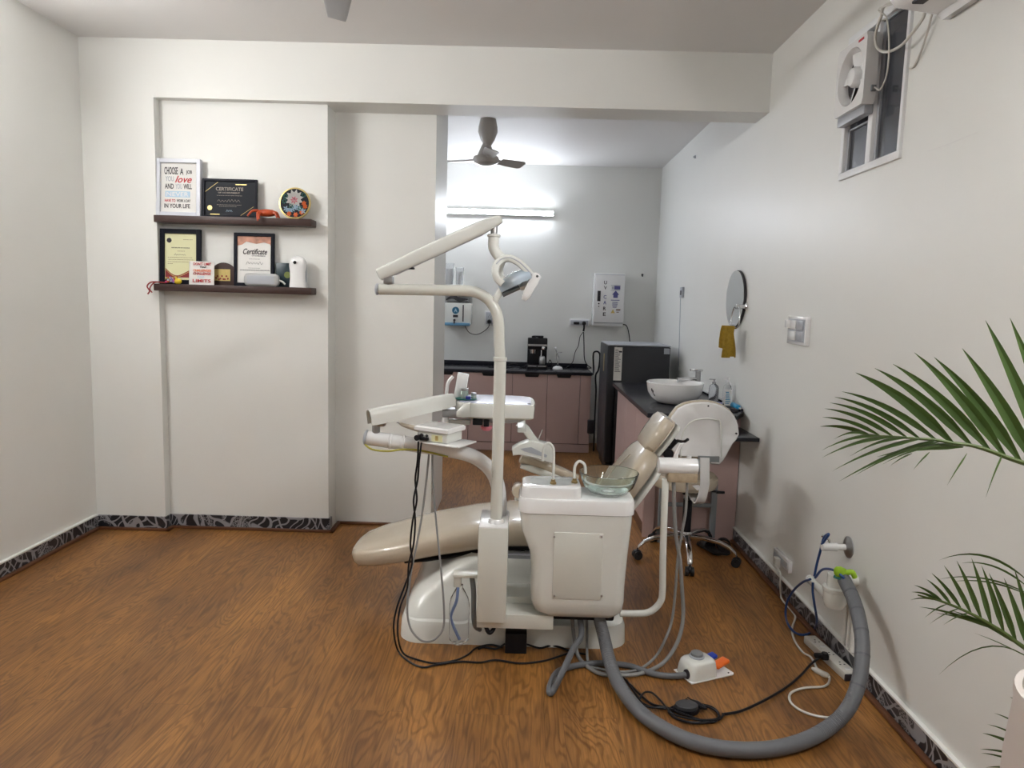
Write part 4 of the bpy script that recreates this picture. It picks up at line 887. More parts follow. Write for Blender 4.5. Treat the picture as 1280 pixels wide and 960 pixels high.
obj('hub', lathe(bmesh.new(), [(.034, .11), (.038, .12), (.038, .155), (.03, .165)], (sx, sy, 0)), 'chrome', t)
obj('gas_column', CY((sx, sy, .16), (sx, sy, .36), .027), 'black', t)
obj('piston', CY((sx, sy, .35), (sx, sy, .43), .015), 'black', t)
obj('mechanism', BX(sx-.05, sx+.06, sy-.08, sy+.08, .405, .44, .006), 'black', t)
lv = obj('height_lever', TB([(sx+.03, sy-.02, .425), (sx+.12, sy-.04, .425), (sx+.19, sy-.05, .420)], .007), 'black', t)
obj('lever_grip', loft(bmesh.new(), [ring((x_, sy-.05, .42), (0, 1, 0), (0, 0, 1), a_, .008, 10) for x_, a_ in ((sx+.15, .008), (sx+.165, .016), (sx+.19, .017), (sx+.2, .008))]), 'black', lv)
obj('seat', lathe(bmesh.new(), [(.17, .440), (.188, .448), (.198, .475), (.195, .505), (.178, .520), (.02, .526)], (sx-.03, sy, 0), n=40), 'vinyl', t)
yb = 3.86
outpx = [(838, 558), (836.5, 545), (838, 532), (843, 522), (850, 512), (858, 507), (867, 504.3), (877, 503), (886, 503), (896, 505), (905, 508.5), (914, 514.5), (921, 523), (925.5, 533), (927, 545), (924, 551), (918, 557), (913, 564), (909, 571), (905, 577), (900, 581.5), (889, 580.5), (888, 573), (853, 572), (845, 568)]
P = [AY(x, y, yb) for x, y in outpx]; cxm = sum(p.x for p in P)/len(P); czm = sum(p.z for p in P)/len(P)
def bow(p, k, dy): return Vector((cxm+(p.x-cxm)*k, yb+dy+.9*(cxm-p.x)**2*0+1.2*(p.x-cxm)**2, czm+(p.z-czm)*k))
bk = obj('back_shell', loft(bmesh.new(), [[bow(p, k, dy) for p in P] for k, dy in ((1.0, .022), (1.0, .008), (.96, -.001), (.5, -.004))]), 'whitepure', t, ang=50)
Q = [AY(x, y, yb) for x, y in outpx[:21]] + [AY(888, 578, yb), AY(853, 574, yb)]
obj('back_cushion', loft(bmesh.new(), [[bow(p, k, dy) for p in Q] for k, dy in ((1.0, .023), (1.035, .030), (1.05, .050), (1.02, .072), (.9, .082))]), 'vinyl', t, ang=60)
in_ = [(851, 571), (852, 548), (858, 533), (868, 525.5), (880, 523.5), (893, 524.5), (901, 530), (902, 571)]
obj('embossed_rim', TB([AY(x, y, yb-.003) for x, y in in_], .0035, n=8), 'white', bk)
bm = bmesh.new()
for x, y in ((885.5, 507.5), (923, 543.5)): q = AY(x, y, yb-.004+.0); cyl(bm, (q.x, yb-.004+1.2*(q.x-cxm)**2, q.z), (q.x, yb+.006+1.2*(q.x-cxm)**2, q.z), .005, n=10)
objs('screw', bm, 'ink', bk)
br_ = [AY(881, 572, yb-.012), AY(881, 580, yb-.014), AY(881, 595, yb-.012), AY(880.5, 608, yb-.004), Vector((sx-.0, yb+.03, .412)), Vector((sx, sy-.06, .418))]
Bp = cat(br_, 4); rr = []
for i, p in enumerate(Bp):
    d_ = (Bp[min(i+1, len(Bp)-1)]-Bp[max(i-1, 0)]).normalized(); u_ = Vector((1, 0, 0)); v_ = d_.cross(u_).normalized(); rr.append(ring(p, u_, v_, .026, .005, 14, 6))
obj('back_bracket', loft(bmesh.new(), rr), 'whitepure', t)
q = AY(870, 611, yb); obj('bracket_foot', PR([(q.x-.015, yb-.002, q.z+.01), (q.x+.02, yb-.002, q.z+.016), (q.x+.02, yb-.002, q.z-.004), (q.x+.006, yb-.002, q.z-.008)], (0, .03, 0)), 'whitepure', t)
obj('bracket_socket', BX(AY(873, 572, yb).x, AY(899, 572, yb).x, yb-.006, yb+.01, AY(880, 577, yb).z, AY(880, 570, yb).z), 'frame_grey', t)
# ================================================================== DENTAL CHAIR WITH ITS UNIT (one machine, bolted together)
D = thing('dental_chair', 'beige dental chair with white treatment unit, lamp, tray and glass spittoon', 'dental chair', (0, 3.3, 0))
def rrect(x0, x1, y0, y1, z, r, n=8):
    out = []
    for cx_, cy_, a0 in ((x1-r, y1-r, 0), (x0+r, y1-r, PI/2), (x0+r, y0+r, PI), (x1-r, y0+r, 1.5*PI)):
        for i in range(n): a_ = a0+PI/2*i/(n-1); out.append(Vector((cx_+r*math.cos(a_), cy_+r*math.sin(a_), z)))
    return out
# --- base: floor plate and the hump covering the lift
obj('base_plate', loft(bmesh.new(), [rrect(-.503+k, .512-k, 2.965+k, 3.72-k, z, .10) for z, k in ((.0, .0), (.075, .004), (.095, .012), (.102, .03))]), 'white', D)
hump = [rrect(x0, x1, y0, y1, z, r) for z, x0, x1, y0, y1, r in ((.095, -.492, .20, 2.99, 3.70, .10), (.125, -.482, .20, 3.0, 3.69, .10), (.165, -.462, .20, 3.03, 3.67, .10), (.20, -.425, .20, 3.06, 3.65, .10), (.235, -.375, .20, 3.085, 3.63, .10), (.27, -.33, .20, 3.10, 3.62, .09), (.31, -.27, .20, 3.11, 3.61, .09), (.335, -.20, .19, 3.13, 3.59, .08))]
obj('lift_cover', loft(bmesh.new(), hump), 'white', D)
obj('seat_frame', loft(bmesh.new(), [rrect(-.16, .40, 3.135, 3.64, z, .04) for z in (.315, .33, .352)]), 'palegrey', D)
obj('lift_bellows', BX(-.15, .38, 3.20, 3.62, .345, .375, .01), 'black', D)
# --- cushions: rounded sections swept along the seat line
def cushion(name, secs, m, parent, p=3.8, n=28, sub=0):
    """secs: (x, z, half width, half thickness, tilt) around y = yc"""
    R_ = []
    for x, z, hw, ht, tilt, yc in secs:
        nrm = Vector((-math.sin(tilt), 0, math.cos(tilt)))
        R_.append(ring((x, yc, z), (0, 1, 0), nrm, hw, ht, n, p))
    return obj(name, loft(bmesh.new(), R_), m, parent, sub)
yc = 3.40
leg = cushion('legrest', [(-.785, .262, .05, .015, .15, yc+.0), (-.775, .262, .12, .034, .17, yc), (-.74, .270, .175, .046, .2, yc), (-.66, .290, .215, .054, .24, yc), (-.55, .318, .235, .057, .26, yc), (-.38, .362, .245, .060, .25, yc), (-.20, .400, .25, .062, .18, yc), (-.08, .418, .25, .062, .10, yc), (-.055, .421, .24, .055, .08, yc)], 'vinyl', D)
obj('legrest_shell', loft(bmesh.new(), [ring((x, yc, z), (0, 1, 0), (-.22, 0, .97), hw, .010, 24, 4) for x, z, hw in ((-.52, .256, .15), (-.40, .288, .20), (-.12, .345, .21), (.05, .352, .21))]), 'black', leg)
cushion('seat', [(-.05, .424, .24, .05, .03, yc), (-.03, .424, .25, .062, .02, yc), (.12, .430, .25, .064, .05, yc), (.28, .445, .25, .062, .12, yc), (.36, .455, .245, .055, .2, yc), (.375, .457, .22, .03, .2, yc)], 'vinyl', D)
# backrest leans back to the right
tl = math.atan2(.42, .30)
def bp(s, off=0): 
    q = Vector((.40, 0, .47)) + Vector((math.cos(tl), 0, math.sin(tl)))*s + Vector((-math.sin(tl), 0, math.cos(tl)))*off
    return q.x, q.z
yb2 = 3.42
bks = []
for s, hw, ht in ((-.01, .17, .03), (.02, .205, .05), (.10, .215, .055), (.22, .215, .055), (.32, .205, .055), (.38, .18, .052), (.415, .14, .042), (.425, .10, .02)):
    x, z = bp(s); bks.append((x, z, hw, ht, tl, yb2))
bk = cushion('backrest', bks, 'vinyl', D)
sh = []
for s, hw in ((-.04, .17), (.03, .20), (.2, .205), (.34, .19), (.40, .15)):
    x, z = bp(s, -.068); sh.append((x, z, hw, .014, tl, yb2))
cushion('back_shell', sh, 'white', bk, 5)
obj('crease', TB([Vector((bp(s, .0565)[0], yb2-.02+.06*math.sin(s*9), bp(s, .0565)[1])) for s in (.05, .14, .24, .34)], .0025, n=6), 'vinylside', bk)
# headrest
hc = AY(821, 541, 3.42); t3 = math.atan2(.155, .105)
def hp(s, off): 
    q = Vector((hc.x, 0, hc.z))+Vector((math.cos(t3), 0, math.sin(t3)))*s+Vector((-math.sin(t3), 0, math.cos(t3)))*off
    return q.x, q.z
hd = cushion('headrest', [(*hp(s, .012), hw, ht, t3, 3.42) for s, hw, ht in ((-.095, .06, .01), (-.09, .11, .024), (-.07, .135, .033), (0, .145, .036), (.06, .14, .036), (.085, .12, .030), (.095, .07, .012))], 'vinyl', D)
cushion('headrest_piping', [(*hp(s, -.012), hw, .005, t3, 3.42) for s, hw in ((-.096, .10), (-.085, .125), (0, .149), (.07, .142), (.095, .10))], 'vinylside', hd, 3.5)
cushion('headrest_plate', [(*hp(s, -.042), hw, .012, t3, 3.42) for s, hw in ((-.10, .09), (-.08, .115), (0, .13), (.07, .125), (.09, .10))], 'white', hd, 5)
x0_, z0_ = hp(-.045, -.075); x1_, z1_ = hp(.03, -.075)
obj('tilt_joint', cyl(tube(bmesh.new(), [(x0_-.02, 3.36, z0_-.01), (x1_, 3.36, z1_)], .021, n=10, k=1), (x0_, 3.30, z0_), (x0_, 3.44, z0_), .024), 'black', hd)
obj('release_lever', TB([(x1_, 3.32, z1_), (x1_+.012, 3.24, z1_+.012), (x1_+.02, 3.20, z1_+.03)], .007), 'black', hd)
bx_, bz_ = bp(.40, -.06)
obj('headrest_bar', TB([(bx_-.02, 3.40, bz_-.02), (x0_, 3.40, z0_)], .011, k=1), 'steel', hd)
# armrest on the far side
ar = [AY(x, y, 3.72) for x, y in ((651, 573), (665, 576), (685, 583), (705, 591), (722, 598))]
arm = obj('armrest', loft(bmesh.new(), [ring(p, (0, 1, 0), (.35, 0, .93), .035*s, .024*s, 16, 3) for p, s in zip([ar[0]+Vector((-.006, 0, 0))]+ar, (.6, 1, 1, 1, 1, .8))]), 'vinyl', D)
obj('armrest_shell', loft(bmesh.new(), [ring(p+Vector((0, 0, -.038)), (0, 1, 0), (.35, 0, .93), .036, s, 16, 4) for p, s in zip(ar, (.010, .022, .022, .018, .012))]), 'white', arm)
e_ = AY(648, 612, 3.66); obj('armrest_pivot', loft(bmesh.new(), [ring((e_.x, y_, e_.z), (1, 0, 0), (0, 0, 1), r_, r_, 16) for y_, r_ in ((3.60, .03), (3.615, .035), (3.69, .035), (3.70, .03))]), 'vinyl', arm)
obj('armrest_post', BX(e_.x-.02, e_.x+.03, 3.62, 3.68, .37, e_.z-.02, .008), 'white', arm)
# --- unit column
cl = AY(598, 660, 2.80); cr2 = AY(635.5, 660, 2.80); ct = cl.z; cb = AY(616, 779, 2.80).z
col = obj('column_box', BX(cl.x, cr2.x, 2.80, 3.05, cb, ct, .006), 'enamel', D)
obj('column_top_plate', BX(cl.x+.002, cr2.x-.002, 2.802, 3.048, ct-.003, ct+.004, .002), 'whitepure', col)
jr = AY(691.5, 789, 2.82)
obj('mounting_bar', BX(cl.x+.0, jr.x, 2.83, 3.06, jr.z+.0, jr.z+.062, .003), 'enamel', D)
obj('mounting_bar_upper', BX(cr2.x-.02, cr2.x+.12, 2.94, 3.10, jr.z+.062, jr.z+.092, .003), 'enamel', D)
px_ = (cl.x+cr2.x)/2
YPOLE = 2.87
pol = AY(620.5, 640, YPOLE)
top = AY(625, 395, YPOLE)
obj('pole_collar', lathe(bmesh.new(), [(.034, 0), (.034, .012), (.029, .02)], (pol.x, YPOLE, ct+.002)), 'whitepure', D)
pts = [Vector((pol.x, YPOLE, ct)), Vector((pol.x, YPOLE, AY(622, 450, YPOLE).z))]
obj('lamp_pole', CY(pts[0], pts[1], .0245, n=24), 'enamel', D)
obj('pole_ring', lathe(bmesh.new(), [(.024, -.004), (.028, -.002), (.028, .010), (.024, .013)], pts[1]), 'enamel', D)
up = [pts[1]+Vector((0, 0, .0)), AY(624, 425, YPOLE), AY(623.5, 405, YPOLE), AY(620, 389, YPOLE), AY(611, 375, YPOLE), AY(598, 366.5, YPOLE), AY(584, 363.5, YPOLE), AY(560, 363, YPOLE), AY(520, 362.2, YPOLE), AY(474, 361.5, YPOLE)]
obj('lamp_arm', TB(up, .0222, n=20, k=8), 'enamel', D)
e = AY(473, 361.5, YPOLE); obj('arm_cap', lathe(bmesh.new(), [(.0225, 0), (.0235, .002), (.0235, .008), (.018, .012)], e, (-1, 0, 0)), 'palegrey', D)
# lamp boom
b0, b1 = AY(474, 343.5, YPOLE), AY(626, 273.5, YPOLE)
dv = (b1-b0).normalized(); nv = Vector((-dv.z, 0, dv.x))
bo = obj('lamp_boom', loft(bmesh.new(), [ring(b0+dv*q, (0, 1, 0), nv, w, h, 20, 4) for q, w, h in ((-.003, .018, .016), (0, .024, .024), (.03, .026, .026), (.25, .027, .029), (.45, .026, .027), ((b1-b0).length-.02, .022, .020), ((b1-b0).length, .020, .017), ((b1-b0).length+.004, .014, .012))]), 'white', D)
obj('boom_underside', loft(bmesh.new(), [ring(b0+dv*q-nv*.0235, (0, 1, 0), nv, .016, .005, 12, 4) for q in (.06, (b1-b0).length-.09)]), 'palegrey', bo)
pv = AY(486, 349, YPOLE); obj('boom_pivot', bx(cyl(bmesh.new(), (pv.x, YPOLE, e.z+.018), (pv.x, YPOLE, pv.z+.02), .012), pv.x-.018, pv.x+.018, YPOLE-.02, YPOLE+.02, e.z+.022, pv.z+.012, .003), 'steel', bo)
q = b0+dv*.12-nv*.026; obj('spring_adjuster', bx(bmesh.new(), q.x-.02, q.x+.022, YPOLE-.01, YPOLE+.01, q.z-.004, q.z+.004, .002), 'black', bo)
nk = [AY(618, 281, YPOLE), AY(617.5, 292, YPOLE), AY(617.5, 298, YPOLE)]
obj('lamp_swivel', TB(nk, .0135, n=14), 'steel', bo)
nk = [AY(617.3, 296, YPOLE), AY(616.8, 304, YPOLE), AY(618, 312, YPOLE), AY(623.5, 320, YPOLE), AY(629, 324.5, YPOLE)]
obj('lamp_neck', TB(nk, .0215, n=18), 'white', bo)
n0 = nk[0]; obj('neck_ring', lathe(bmesh.new(), [(.022, -.002), (.026, 0), (.026, .008), (.022, .010)], n0), 'white', bo)
# operating lamp: fork ring, dish, white handle bar
lampo = []
fork = [AY(628.5, 355, YPOLE-.05), AY(622, 349, YPOLE-.06), AY(619, 341, YPOLE-.06), AY(620.5, 331, YPOLE-.04), AY(627, 325, YPOLE-.02), AY(637, 323, YPOLE-.02), AY(648, 328, YPOLE-.03), AY(658, 337, YPOLE-.05), AY(666, 346, YPOLE-.07)]
Fk = cat(fork, 6); rr = []
for i, p in enumerate(Fk):
    d_ = (Fk[min(i+1, len(Fk)-1)]-Fk[max(i-1, 0)]).normalized(); v_ = Vector((0, 1, 0)); u_ = d_.cross(v_).normalized(); rr.append(ring(p, u_, v_, .0145, .024, 14, 4))
lamp = obj('lamp_fork', loft(bmesh.new(), rr), 'white', D)
obj('fork_groove', TB([p+Vector((0, -.022, .002)) for p in fork[3:]], .0028, n=6), 'palegrey', lamp)
fork2 = [AY(630, 325, YPOLE+.05), AY(626, 337, YPOLE+.09), AY(628.5, 347, YPOLE+.09), AY(633, 354, YPOLE+.05)]
obj('fork_rear_arm', TB(fork2, .010, n=12), 'white', lamp)
# dish: half shell whose opening looks down right; built of swept sections from tail to bar
ta, tb_ = AY(628, 361, YPOLE-.01), AY(663, 345, YPOLE-.01); ax_ = (tb_-ta).normalized(); up_ = Vector((-ax_.z, 0, ax_.x)); Lg = (tb_-ta).length
secs = ((-.01, .020, .016), (.0, .030, .024), (.03, .055, .036), (.065, .082, .040), (.10, .092, .036), (Lg, .095, .028))
def arcring(c, w, h, th): 
    o_ = [c+Vector((0, 1, 0))*w*math.cos(a_)+up_*(h*math.sin(a_)*1.0) for a_ in [PI*k/14 for k in range(15)]]
    i_ = [c+Vector((0, 1, 0))*(w-th)*math.cos(a_)+up_*((h-th)*math.sin(a_)-.0) for a_ in [PI*k/14 for k in range(14, -1, -1)]]
    return o_+i_
obj('reflector_shell', loft(bmesh.new(), [arcring(ta+ax_*q-up_*.012, w, h+.014, .006) for q, w, h in secs]), 'lampblue', lamp)
obj('reflector_underside', loft(bmesh.new(), [ring(ta+ax_*q-up_*.022, (0, 1, 0), up_, w*.8, .010, 16) for q, w, h in secs[:4]]), mat('smoked_reflector', (.16, .18, .19), .25, metal=.3, noise=.1), lamp)
obj('lamp_tail', TB([ta-ax_*.0, AY(622.5, 369, YPOLE-.01), AY(619, 377, YPOLE-.01)], lambda s: .016-.004*s, n=12), 'white', lamp)
h0, h1 = AY(671.5, 343, YPOLE-.08), AY(655, 374.5, YPOLE-.08); hv = (h1-h0).normalized(); hn = Vector((-hv.z, 0, hv.x))
obj('lamp_handle', loft(bmesh.new(), [ring(h0+hv*q, (0, 1, 0), hn, w, t_, 18, 4) for q, w, t_ in ((-.004, .010, .010), (.002, .018, .019), (.03, .020, .020), (.09, .019, .016), ((h1-h0).length-.004, .015, .012), ((h1-h0).length+.004, .008, .006))]), 'whitepure', lamp)
obj('handle_screw', CY(h0+Vector((0, -.020, -.008)), h0+Vector((0, -.012, -.008)), .005, n=10), 'ink', lamp)
h2a, h2b = h0+Vector((-.005, .17, .006)), h1+Vector((.004, .17, .02))
obj('lamp_handle', loft(bmesh.new(), [ring(h2a.lerp(h2b, q), (0, 1, 0), hn, .014, .012, 16, 4) for q in (0, .5, .8)]), 'palegrey', lamp)
obj('cross_bar', CY(h0+Vector((-.004, 0, -.006)), h0+Vector((-.004, .17, 0)), .009), 'palegrey', lamp)
q0, q1 = AY(655, 356, YPOLE), AY(663, 352, YPOLE)
obj('bulb_cover', loft(bmesh.new(), [ring(AY(650, 360, YPOLE), (0, 1, 0), up_, .03, .01, 16), ring(AY(656, 357, YPOLE), (0, 1, 0), up_, .04, .018, 16), ring(AY(661, 355, YPOLE), (0, 1, 0), up_, .03, .012, 16)]), 'paper', lamp)
# --- delivery arm: big tube from the column, up and left
YD = 2.98
lo = [Vector((AY(624, 655, YD).x, YD, ct-.02)), AY(624.5, 640, YD), AY(624.5, 625, YD), AY(622, 606, YD), AY(615, 590, YD), AY(603, 577.5, YD), AY(586, 568.5, YD), AY(560, 562.5, YD), AY(525, 557, YD), AY(490, 551.5, YD), AY(459, 547, YD)]
da = obj('delivery_arm', TB(lo, .031, n=22, k=7), 'whitepure', D)
e = lo[-1]; dv2 = (lo[-1]-lo[-2]).normalized()
obj('arm_cap', lathe(bmesh.new(), [(.031, -.002), (.033, .0), (.033, .008), (.026, .013)], e, dv2), 'palegrey', da)
for q in ((505, 553.8), (489, 551.4)):
    c = AY(*q, YD); obj('clamp_ring', lathe(bmesh.new(), [(.031, -.004), (.034, -.002), (.034, .006), (.031, .008)], c, dv2), 'whitepure', da)
obj('swivel_pin', CY((AY(470, 540, YD).x, YD, AY(470, 541, YD).z), (AY(470, 540, YD).x, YD, AY(470, 524, YD).z), .017), 'steel', da)
f0, f1 = AY(461, 521.5, 2.88), AY(566, 499, 3.12)
dv = (f1-f0).normalized(); nh = Vector((-dv.y, dv.x, 0)).normalized(); nv = dv.cross(nh); nv = nv if nv.z > 0 else -nv
def uring(c, w, h, th):
    prof_ = [(-w, -h)] + [(-w*math.cos(a_), h*.15+h*.85*math.sin(a_)) for a_ in [PI*k/12 for k in range(13)]] + [(w, -h), (w-th, -h)] + [((w-th)*math.cos(a_), h*.15+(h*.85-th)*math.sin(a_)) for a_ in [PI*k/12 for k in range(13)]] + [(-w+th, -h)]
    return [c+nh*a+nv*b for a, b in prof_]
Lf = (f1-f0).length
ua = obj('balance_arm', loft(bmesh.new(), [uring(f0+dv*q, .024, h_, .003) for q, h_ in ((0, .032), (.03, .034), (Lf*.5, .033), (Lf-.05, .031), (Lf, .026))]), 'white', D)
obj('arm_spring', loft(bmesh.new(), [ring(f0+dv*q, nh, nv, .017, .019, 14) for q in (.012, Lf-.02)]), 'steel', ua)
c = AY(478, 526, YD); obj('pivot_bracket', BX(c.x-.018, c.x+.012, YD-.020, YD+.020, c.z-.022, c.z+.008, .003), 'steel', ua)
c = AY(480, 527, YD-.03); obj('adjuster_screw', CY((c.x, YD-.035, c.z+.006), (c.x+.022, YD-.035, c.z+.008), .006), 'black', ua)
# --- instrument tray
TY0, TY1 = 3.06, 3.38
fx0, fx1 = AY(567, 510, TY0).x, AY(668.5, 510, TY0).x; tzt = AY(640, 506, TY0).z; tzb = AY(640, 525, TY0).z
def trayring(z, k):
    o_ = []
    pts_ = [(fx0+.02, TY0+.03), (fx0+.12, TY0), (fx1-.03, TY0), (fx1, TY0+.03), (fx1, TY1-.10), (fx1-.04, TY1-.02), (fx1-.20, TY1), (fx0+.03, TY1-.02), (fx0, TY1-.08), (fx0, TY0+.07)]
    cx_, cy_ = (fx0+fx1)/2, (TY0+TY1)/2
    cc = cat([Vector((cx_+(x-cx_)*k, cy_+(y-cy_)*k, z)) for x, y in pts_+pts_[:1]], 4)[:-1]; return cc
tr = obj('instrument_table', loft(bmesh.new(), [trayring(z, k) for z, k in ((tzb-.004, .80), (tzb, .93), (tzb+.008, .985), (tzt-.010, 1), (tzt-.002, .985), (tzt, .96), (tzt-.003, .93), (tzt-.005, .5))]), 'white', D)
obj('tray_mat', loft(bmesh.new(), [trayring(tzt-.0045, .90), trayring(tzt+.0015, .90), trayring(tzt+.0022, .86)]), mat('pale_violet_mat', (.62, .64, .80), .25, coat=.5, noise=.01), tr)
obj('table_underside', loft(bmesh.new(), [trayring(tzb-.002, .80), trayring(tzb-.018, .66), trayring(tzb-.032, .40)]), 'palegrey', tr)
c = AY(562, 512, 3.13)
obj('table_bracket', BX(c.x-.03, c.x+.05, 3.09, 3.17, c.z-.030, c.z+.006, .005), 'steel', tr)
obj('handle_wing', loft(bmesh.new(), [ring(AY(x, y, 3.07), (0, 1, 0), (0, 0, 1), w, h, 12, 3) for x, y, w, h in ((571, 517, .02, .012), (580, 513, .022, .034), (588, 512, .02, .034))]), 'white', tr)
bm = bmesh.new()
for x, y in ((618, 503.5), (661, 504.5)): q = AY(x, y, TY0+.02); cyl(bm, (q.x, TY0+.03, tzt-.004), (q.x, TY0+.03, tzt+.0035), .007, n=10)
objs('screw', bm, 'ink', tr)
for x, y, s in ((597, 529, .022), (608, 531, .012)):
    q = AY(x, y, 3.10); obj('control_knob', BX(q.x-s, q.x+s, 3.09, 3.12, q.z-.008, max(q.z+.012, tzb-.006), .004), 'black', tr)
# handpiece holders on the left of the table
q = AY(558, 524, 3.16)
obj('holder_bar', BX(q.x-.02, q.x+.11, 3.13, 3.17, q.z-.020, q.z+.004, .006), 'white', tr)
hpz = AY(557, 522, 3.12)
hpo = obj('handpiece', lathe(bmesh.new(), [(.012, -.035), (.014, -.01), (.011, .01), (.007, .022), (.004, .03)], hpz), 'whitepure', tr)
q = AY(553, 530, 3.12); obj('pink_sleeve', TB([q+Vector((-.02, 0, .006)), q+Vector((.01, 0, -.008)), q+Vector((.04, 0, -.01))], .008), 'magenta', tr)
q = AY(608, 535, 3.14); obj('pink_cup', loft(bmesh.new(), [ring(q+Vector((0, 0, z_)), (1, 0, 0), (0, 1, 0), r_, r_, 14) for z_, r_ in ((-.010, .018), (0, .026), (.010, .026))]), 'pinkgum', tr)
obj('handpiece', TB([AY(553, 508, 3.14), AY(557, 512, 3.12), AY(561, 517, 3.12)], .009), 'black', tr)
# --- assistant arm on the far side with its white holder
YF = 3.62
sup = obj('side_arm', loft(bmesh.new(), [ring(AY(x, y, YF), (0, 1, 0), Vector((.8, 0, .6)), .024, s, 14, 3) for x, y, s in ((649, 529, .022), (657, 536, .022), (664, 546, .020), (671, 556, .024), (678, 563, .026))]), 'white', D)
pts = [AY(x, y, YF-.05) for x, y in ((640, 562), (650, 556), (664, 551), (690, 558), (694, 562), (692, 580), (684, 577), (672, 571), (655, 567), (641, 570))]
obj('holder_shell', PR(pts, (0, .10, 0), .006), 'white', sup)
obj('holder_recess', PR([AY(x, y, YF-.054) for x, y in ((650, 561), (664, 559), (684, 569), (683, 572), (672, 569), (655, 564))], (0, .006, 0)), 'palegrey', sup)
obj('handpiece', TB([AY(671, 555, YF), AY(675, 545, YF), AY(678, 537, YF)], lambda s: .006-.003*s), 'chrome', sup)
obj('table_post', BX(AY(652, 520, YF).x-.02, AY(652, 520, YF).x+.02, TY1-.06, YF+.02, AY(652, 525, YF).z-.012, AY(652, 525, YF).z+.012, .006), 'white', sup)
# --- spittoon unit
YF0, YF1 = 2.80, 3.02
fc0 = [AY(x, y, YF0) for x, y in ((648, 640), (794, 640))]; cxs = (fc0[0].x+fc0[1].x)/2
def crow(ypx, xl_, xr_): return AY(xl_, ypx, YF0).x, AY(xr_, ypx, YF0).x, AY((xl_+xr_)/2, ypx, YF0).z
rows = [crow(776, 690, 760), crow(774, 680, 772), crow(768, 668, 779), crow(755, 663.5, 781.5), crow(735, 663, 782.5), crow(710, 664, 785), crow(695, 662.5, 786.5), crow(680, 657, 788.5), crow(668, 652.5, 790), crow(656, 650.5, 791.5), crow(643.5, 649.5, 792.5)]
cup = obj('spittoon_body', loft(bmesh.new(), [rrect(a, b, YF0+k, YF1-k, z, .045, 7) for (a, b, z), k in zip(rows, (.04, .02, .008, 0, 0, 0, 0, 0, 0, 0, 0))]), 'white', D, ang=50)
zb1 = rows[-1][2]; a0, b0_, _ = crow(640, 648, 795); zt1 = AY(720, 625, YF0).z
obj('spittoon_rim', loft(bmesh.new(), [rrect(a0+k, b0_-k, YF0-.004+k, YF1+.004-k, z, .05, 7) for z, k in ((zb1-.003, .004), (zb1, .0), (zt1-.012, .0), (zt1-.003, .004), (zt1, .012))]), 'whitepure', cup)
a1, b1_ = AY(651, 610, YF0).x, AY(729, 610, YF0).x; zt3 = AY(690, 610.5, YF0).z
obj('raised_deck', loft(bmesh.new(), [rrect(a1+k, b1_-k*.5, YF0+.006+k*.6, YF1-.004-k*.6, z, .045, 7) for z, k in ((zt1-.002, 0), (zt3-.012, .004), (zt3-.003, .008), (zt3, .018))]), 'whitepure', cup)
obj('deck_inlay', loft(bmesh.new(), [rrect(a1+.04, b1_-.03, YF0+.05, YF1-.04, z, .04, 7) for z in (zt3-.001, zt3+.0015)]), 'glass', cup)
pa, pb = AY(690, 748, YF0), AY(754.5, 667, YF0)
dp = obj('service_panel', BX(pa.x, pb.x, YF0-.0035, YF0+.004, pa.z, pb.z, .0015), 'enamel', cup)
bm = bmesh.new()
for x, y in ((693, 671), (752, 671), (693, 745), (752, 745)): q = AY(x, y, YF0-.004); cyl(bm, (q.x, YF0-.0065, q.z), (q.x, YF0-.003, q.z), .0045, n=10)
objs('screw', bm, 'steel', cup)
bm = bmesh.new()
for x, y in ((752, 671),): q = AY(x, y, YF0-.004); cyl(bm, (q.x, YF0-.005, q.z), (q.x, YF0-.003, q.z), .009, n=14)
obj('washer', bm, 'whitepure', cup)
def spout(base, pts, r):
    y_ = base[2]; b_ = AY(base[0], base[1], y_)
    sp = obj('water_spout', TB([Vector((b_.x, y_, zt3))]+[AY(x, y, y_) for x, y in pts], r, n=12), 'white', cup)
    obj('spout_nut', lathe(bmesh.new(), [(.013, 0), (.013, .008), (.009, .012), (.009, .02)], (b_.x, y_, zt3)), 'brass', cup)
spout((691.5, 603, 2.87), [(692, 585), (692.2, 566), (690.5, 558), (686, 553.8), (681.5, 556), (679, 562), (678.2, 576)], .0055)
spout((718, 605, 2.90), [(718, 590), (719, 582), (723, 577), (727, 577.5), (731, 582), (731.8, 592)], .0062)
# glass bowl
gcx = AY(761, 598, 2.915); R_ = .122; zg = zt1
prof = [(.055, .004), (.085, .012), (.105, .035), (.118, .070), (.124, .092), (.1225, .094), (.114, .070), (.101, .037), (.083, .016), (.05, .008)]
obj('glass_bowl', lathe(bmesh.new(), prof+[(.03, .008), (.03, .004)], (gcx.x, 2.915, zg), n=48, cap=False), 'greenglass', cup)
obj('bowl_rinse_ring', TB([Vector((gcx.x+.10*math.cos(a_), 2.915+.10*math.sin(a_), zg+.055)) for a_ in [math.radians(170+15*k) for k in range(13)]], .0045, n=8), 'whitepure', cup)
obj('bowl_drain', lathe(bmesh.new(), [(.025, 0), (.025, .010), (.012, .016)], (gcx.x, 2.915, zg)), 'whitepure', cup)
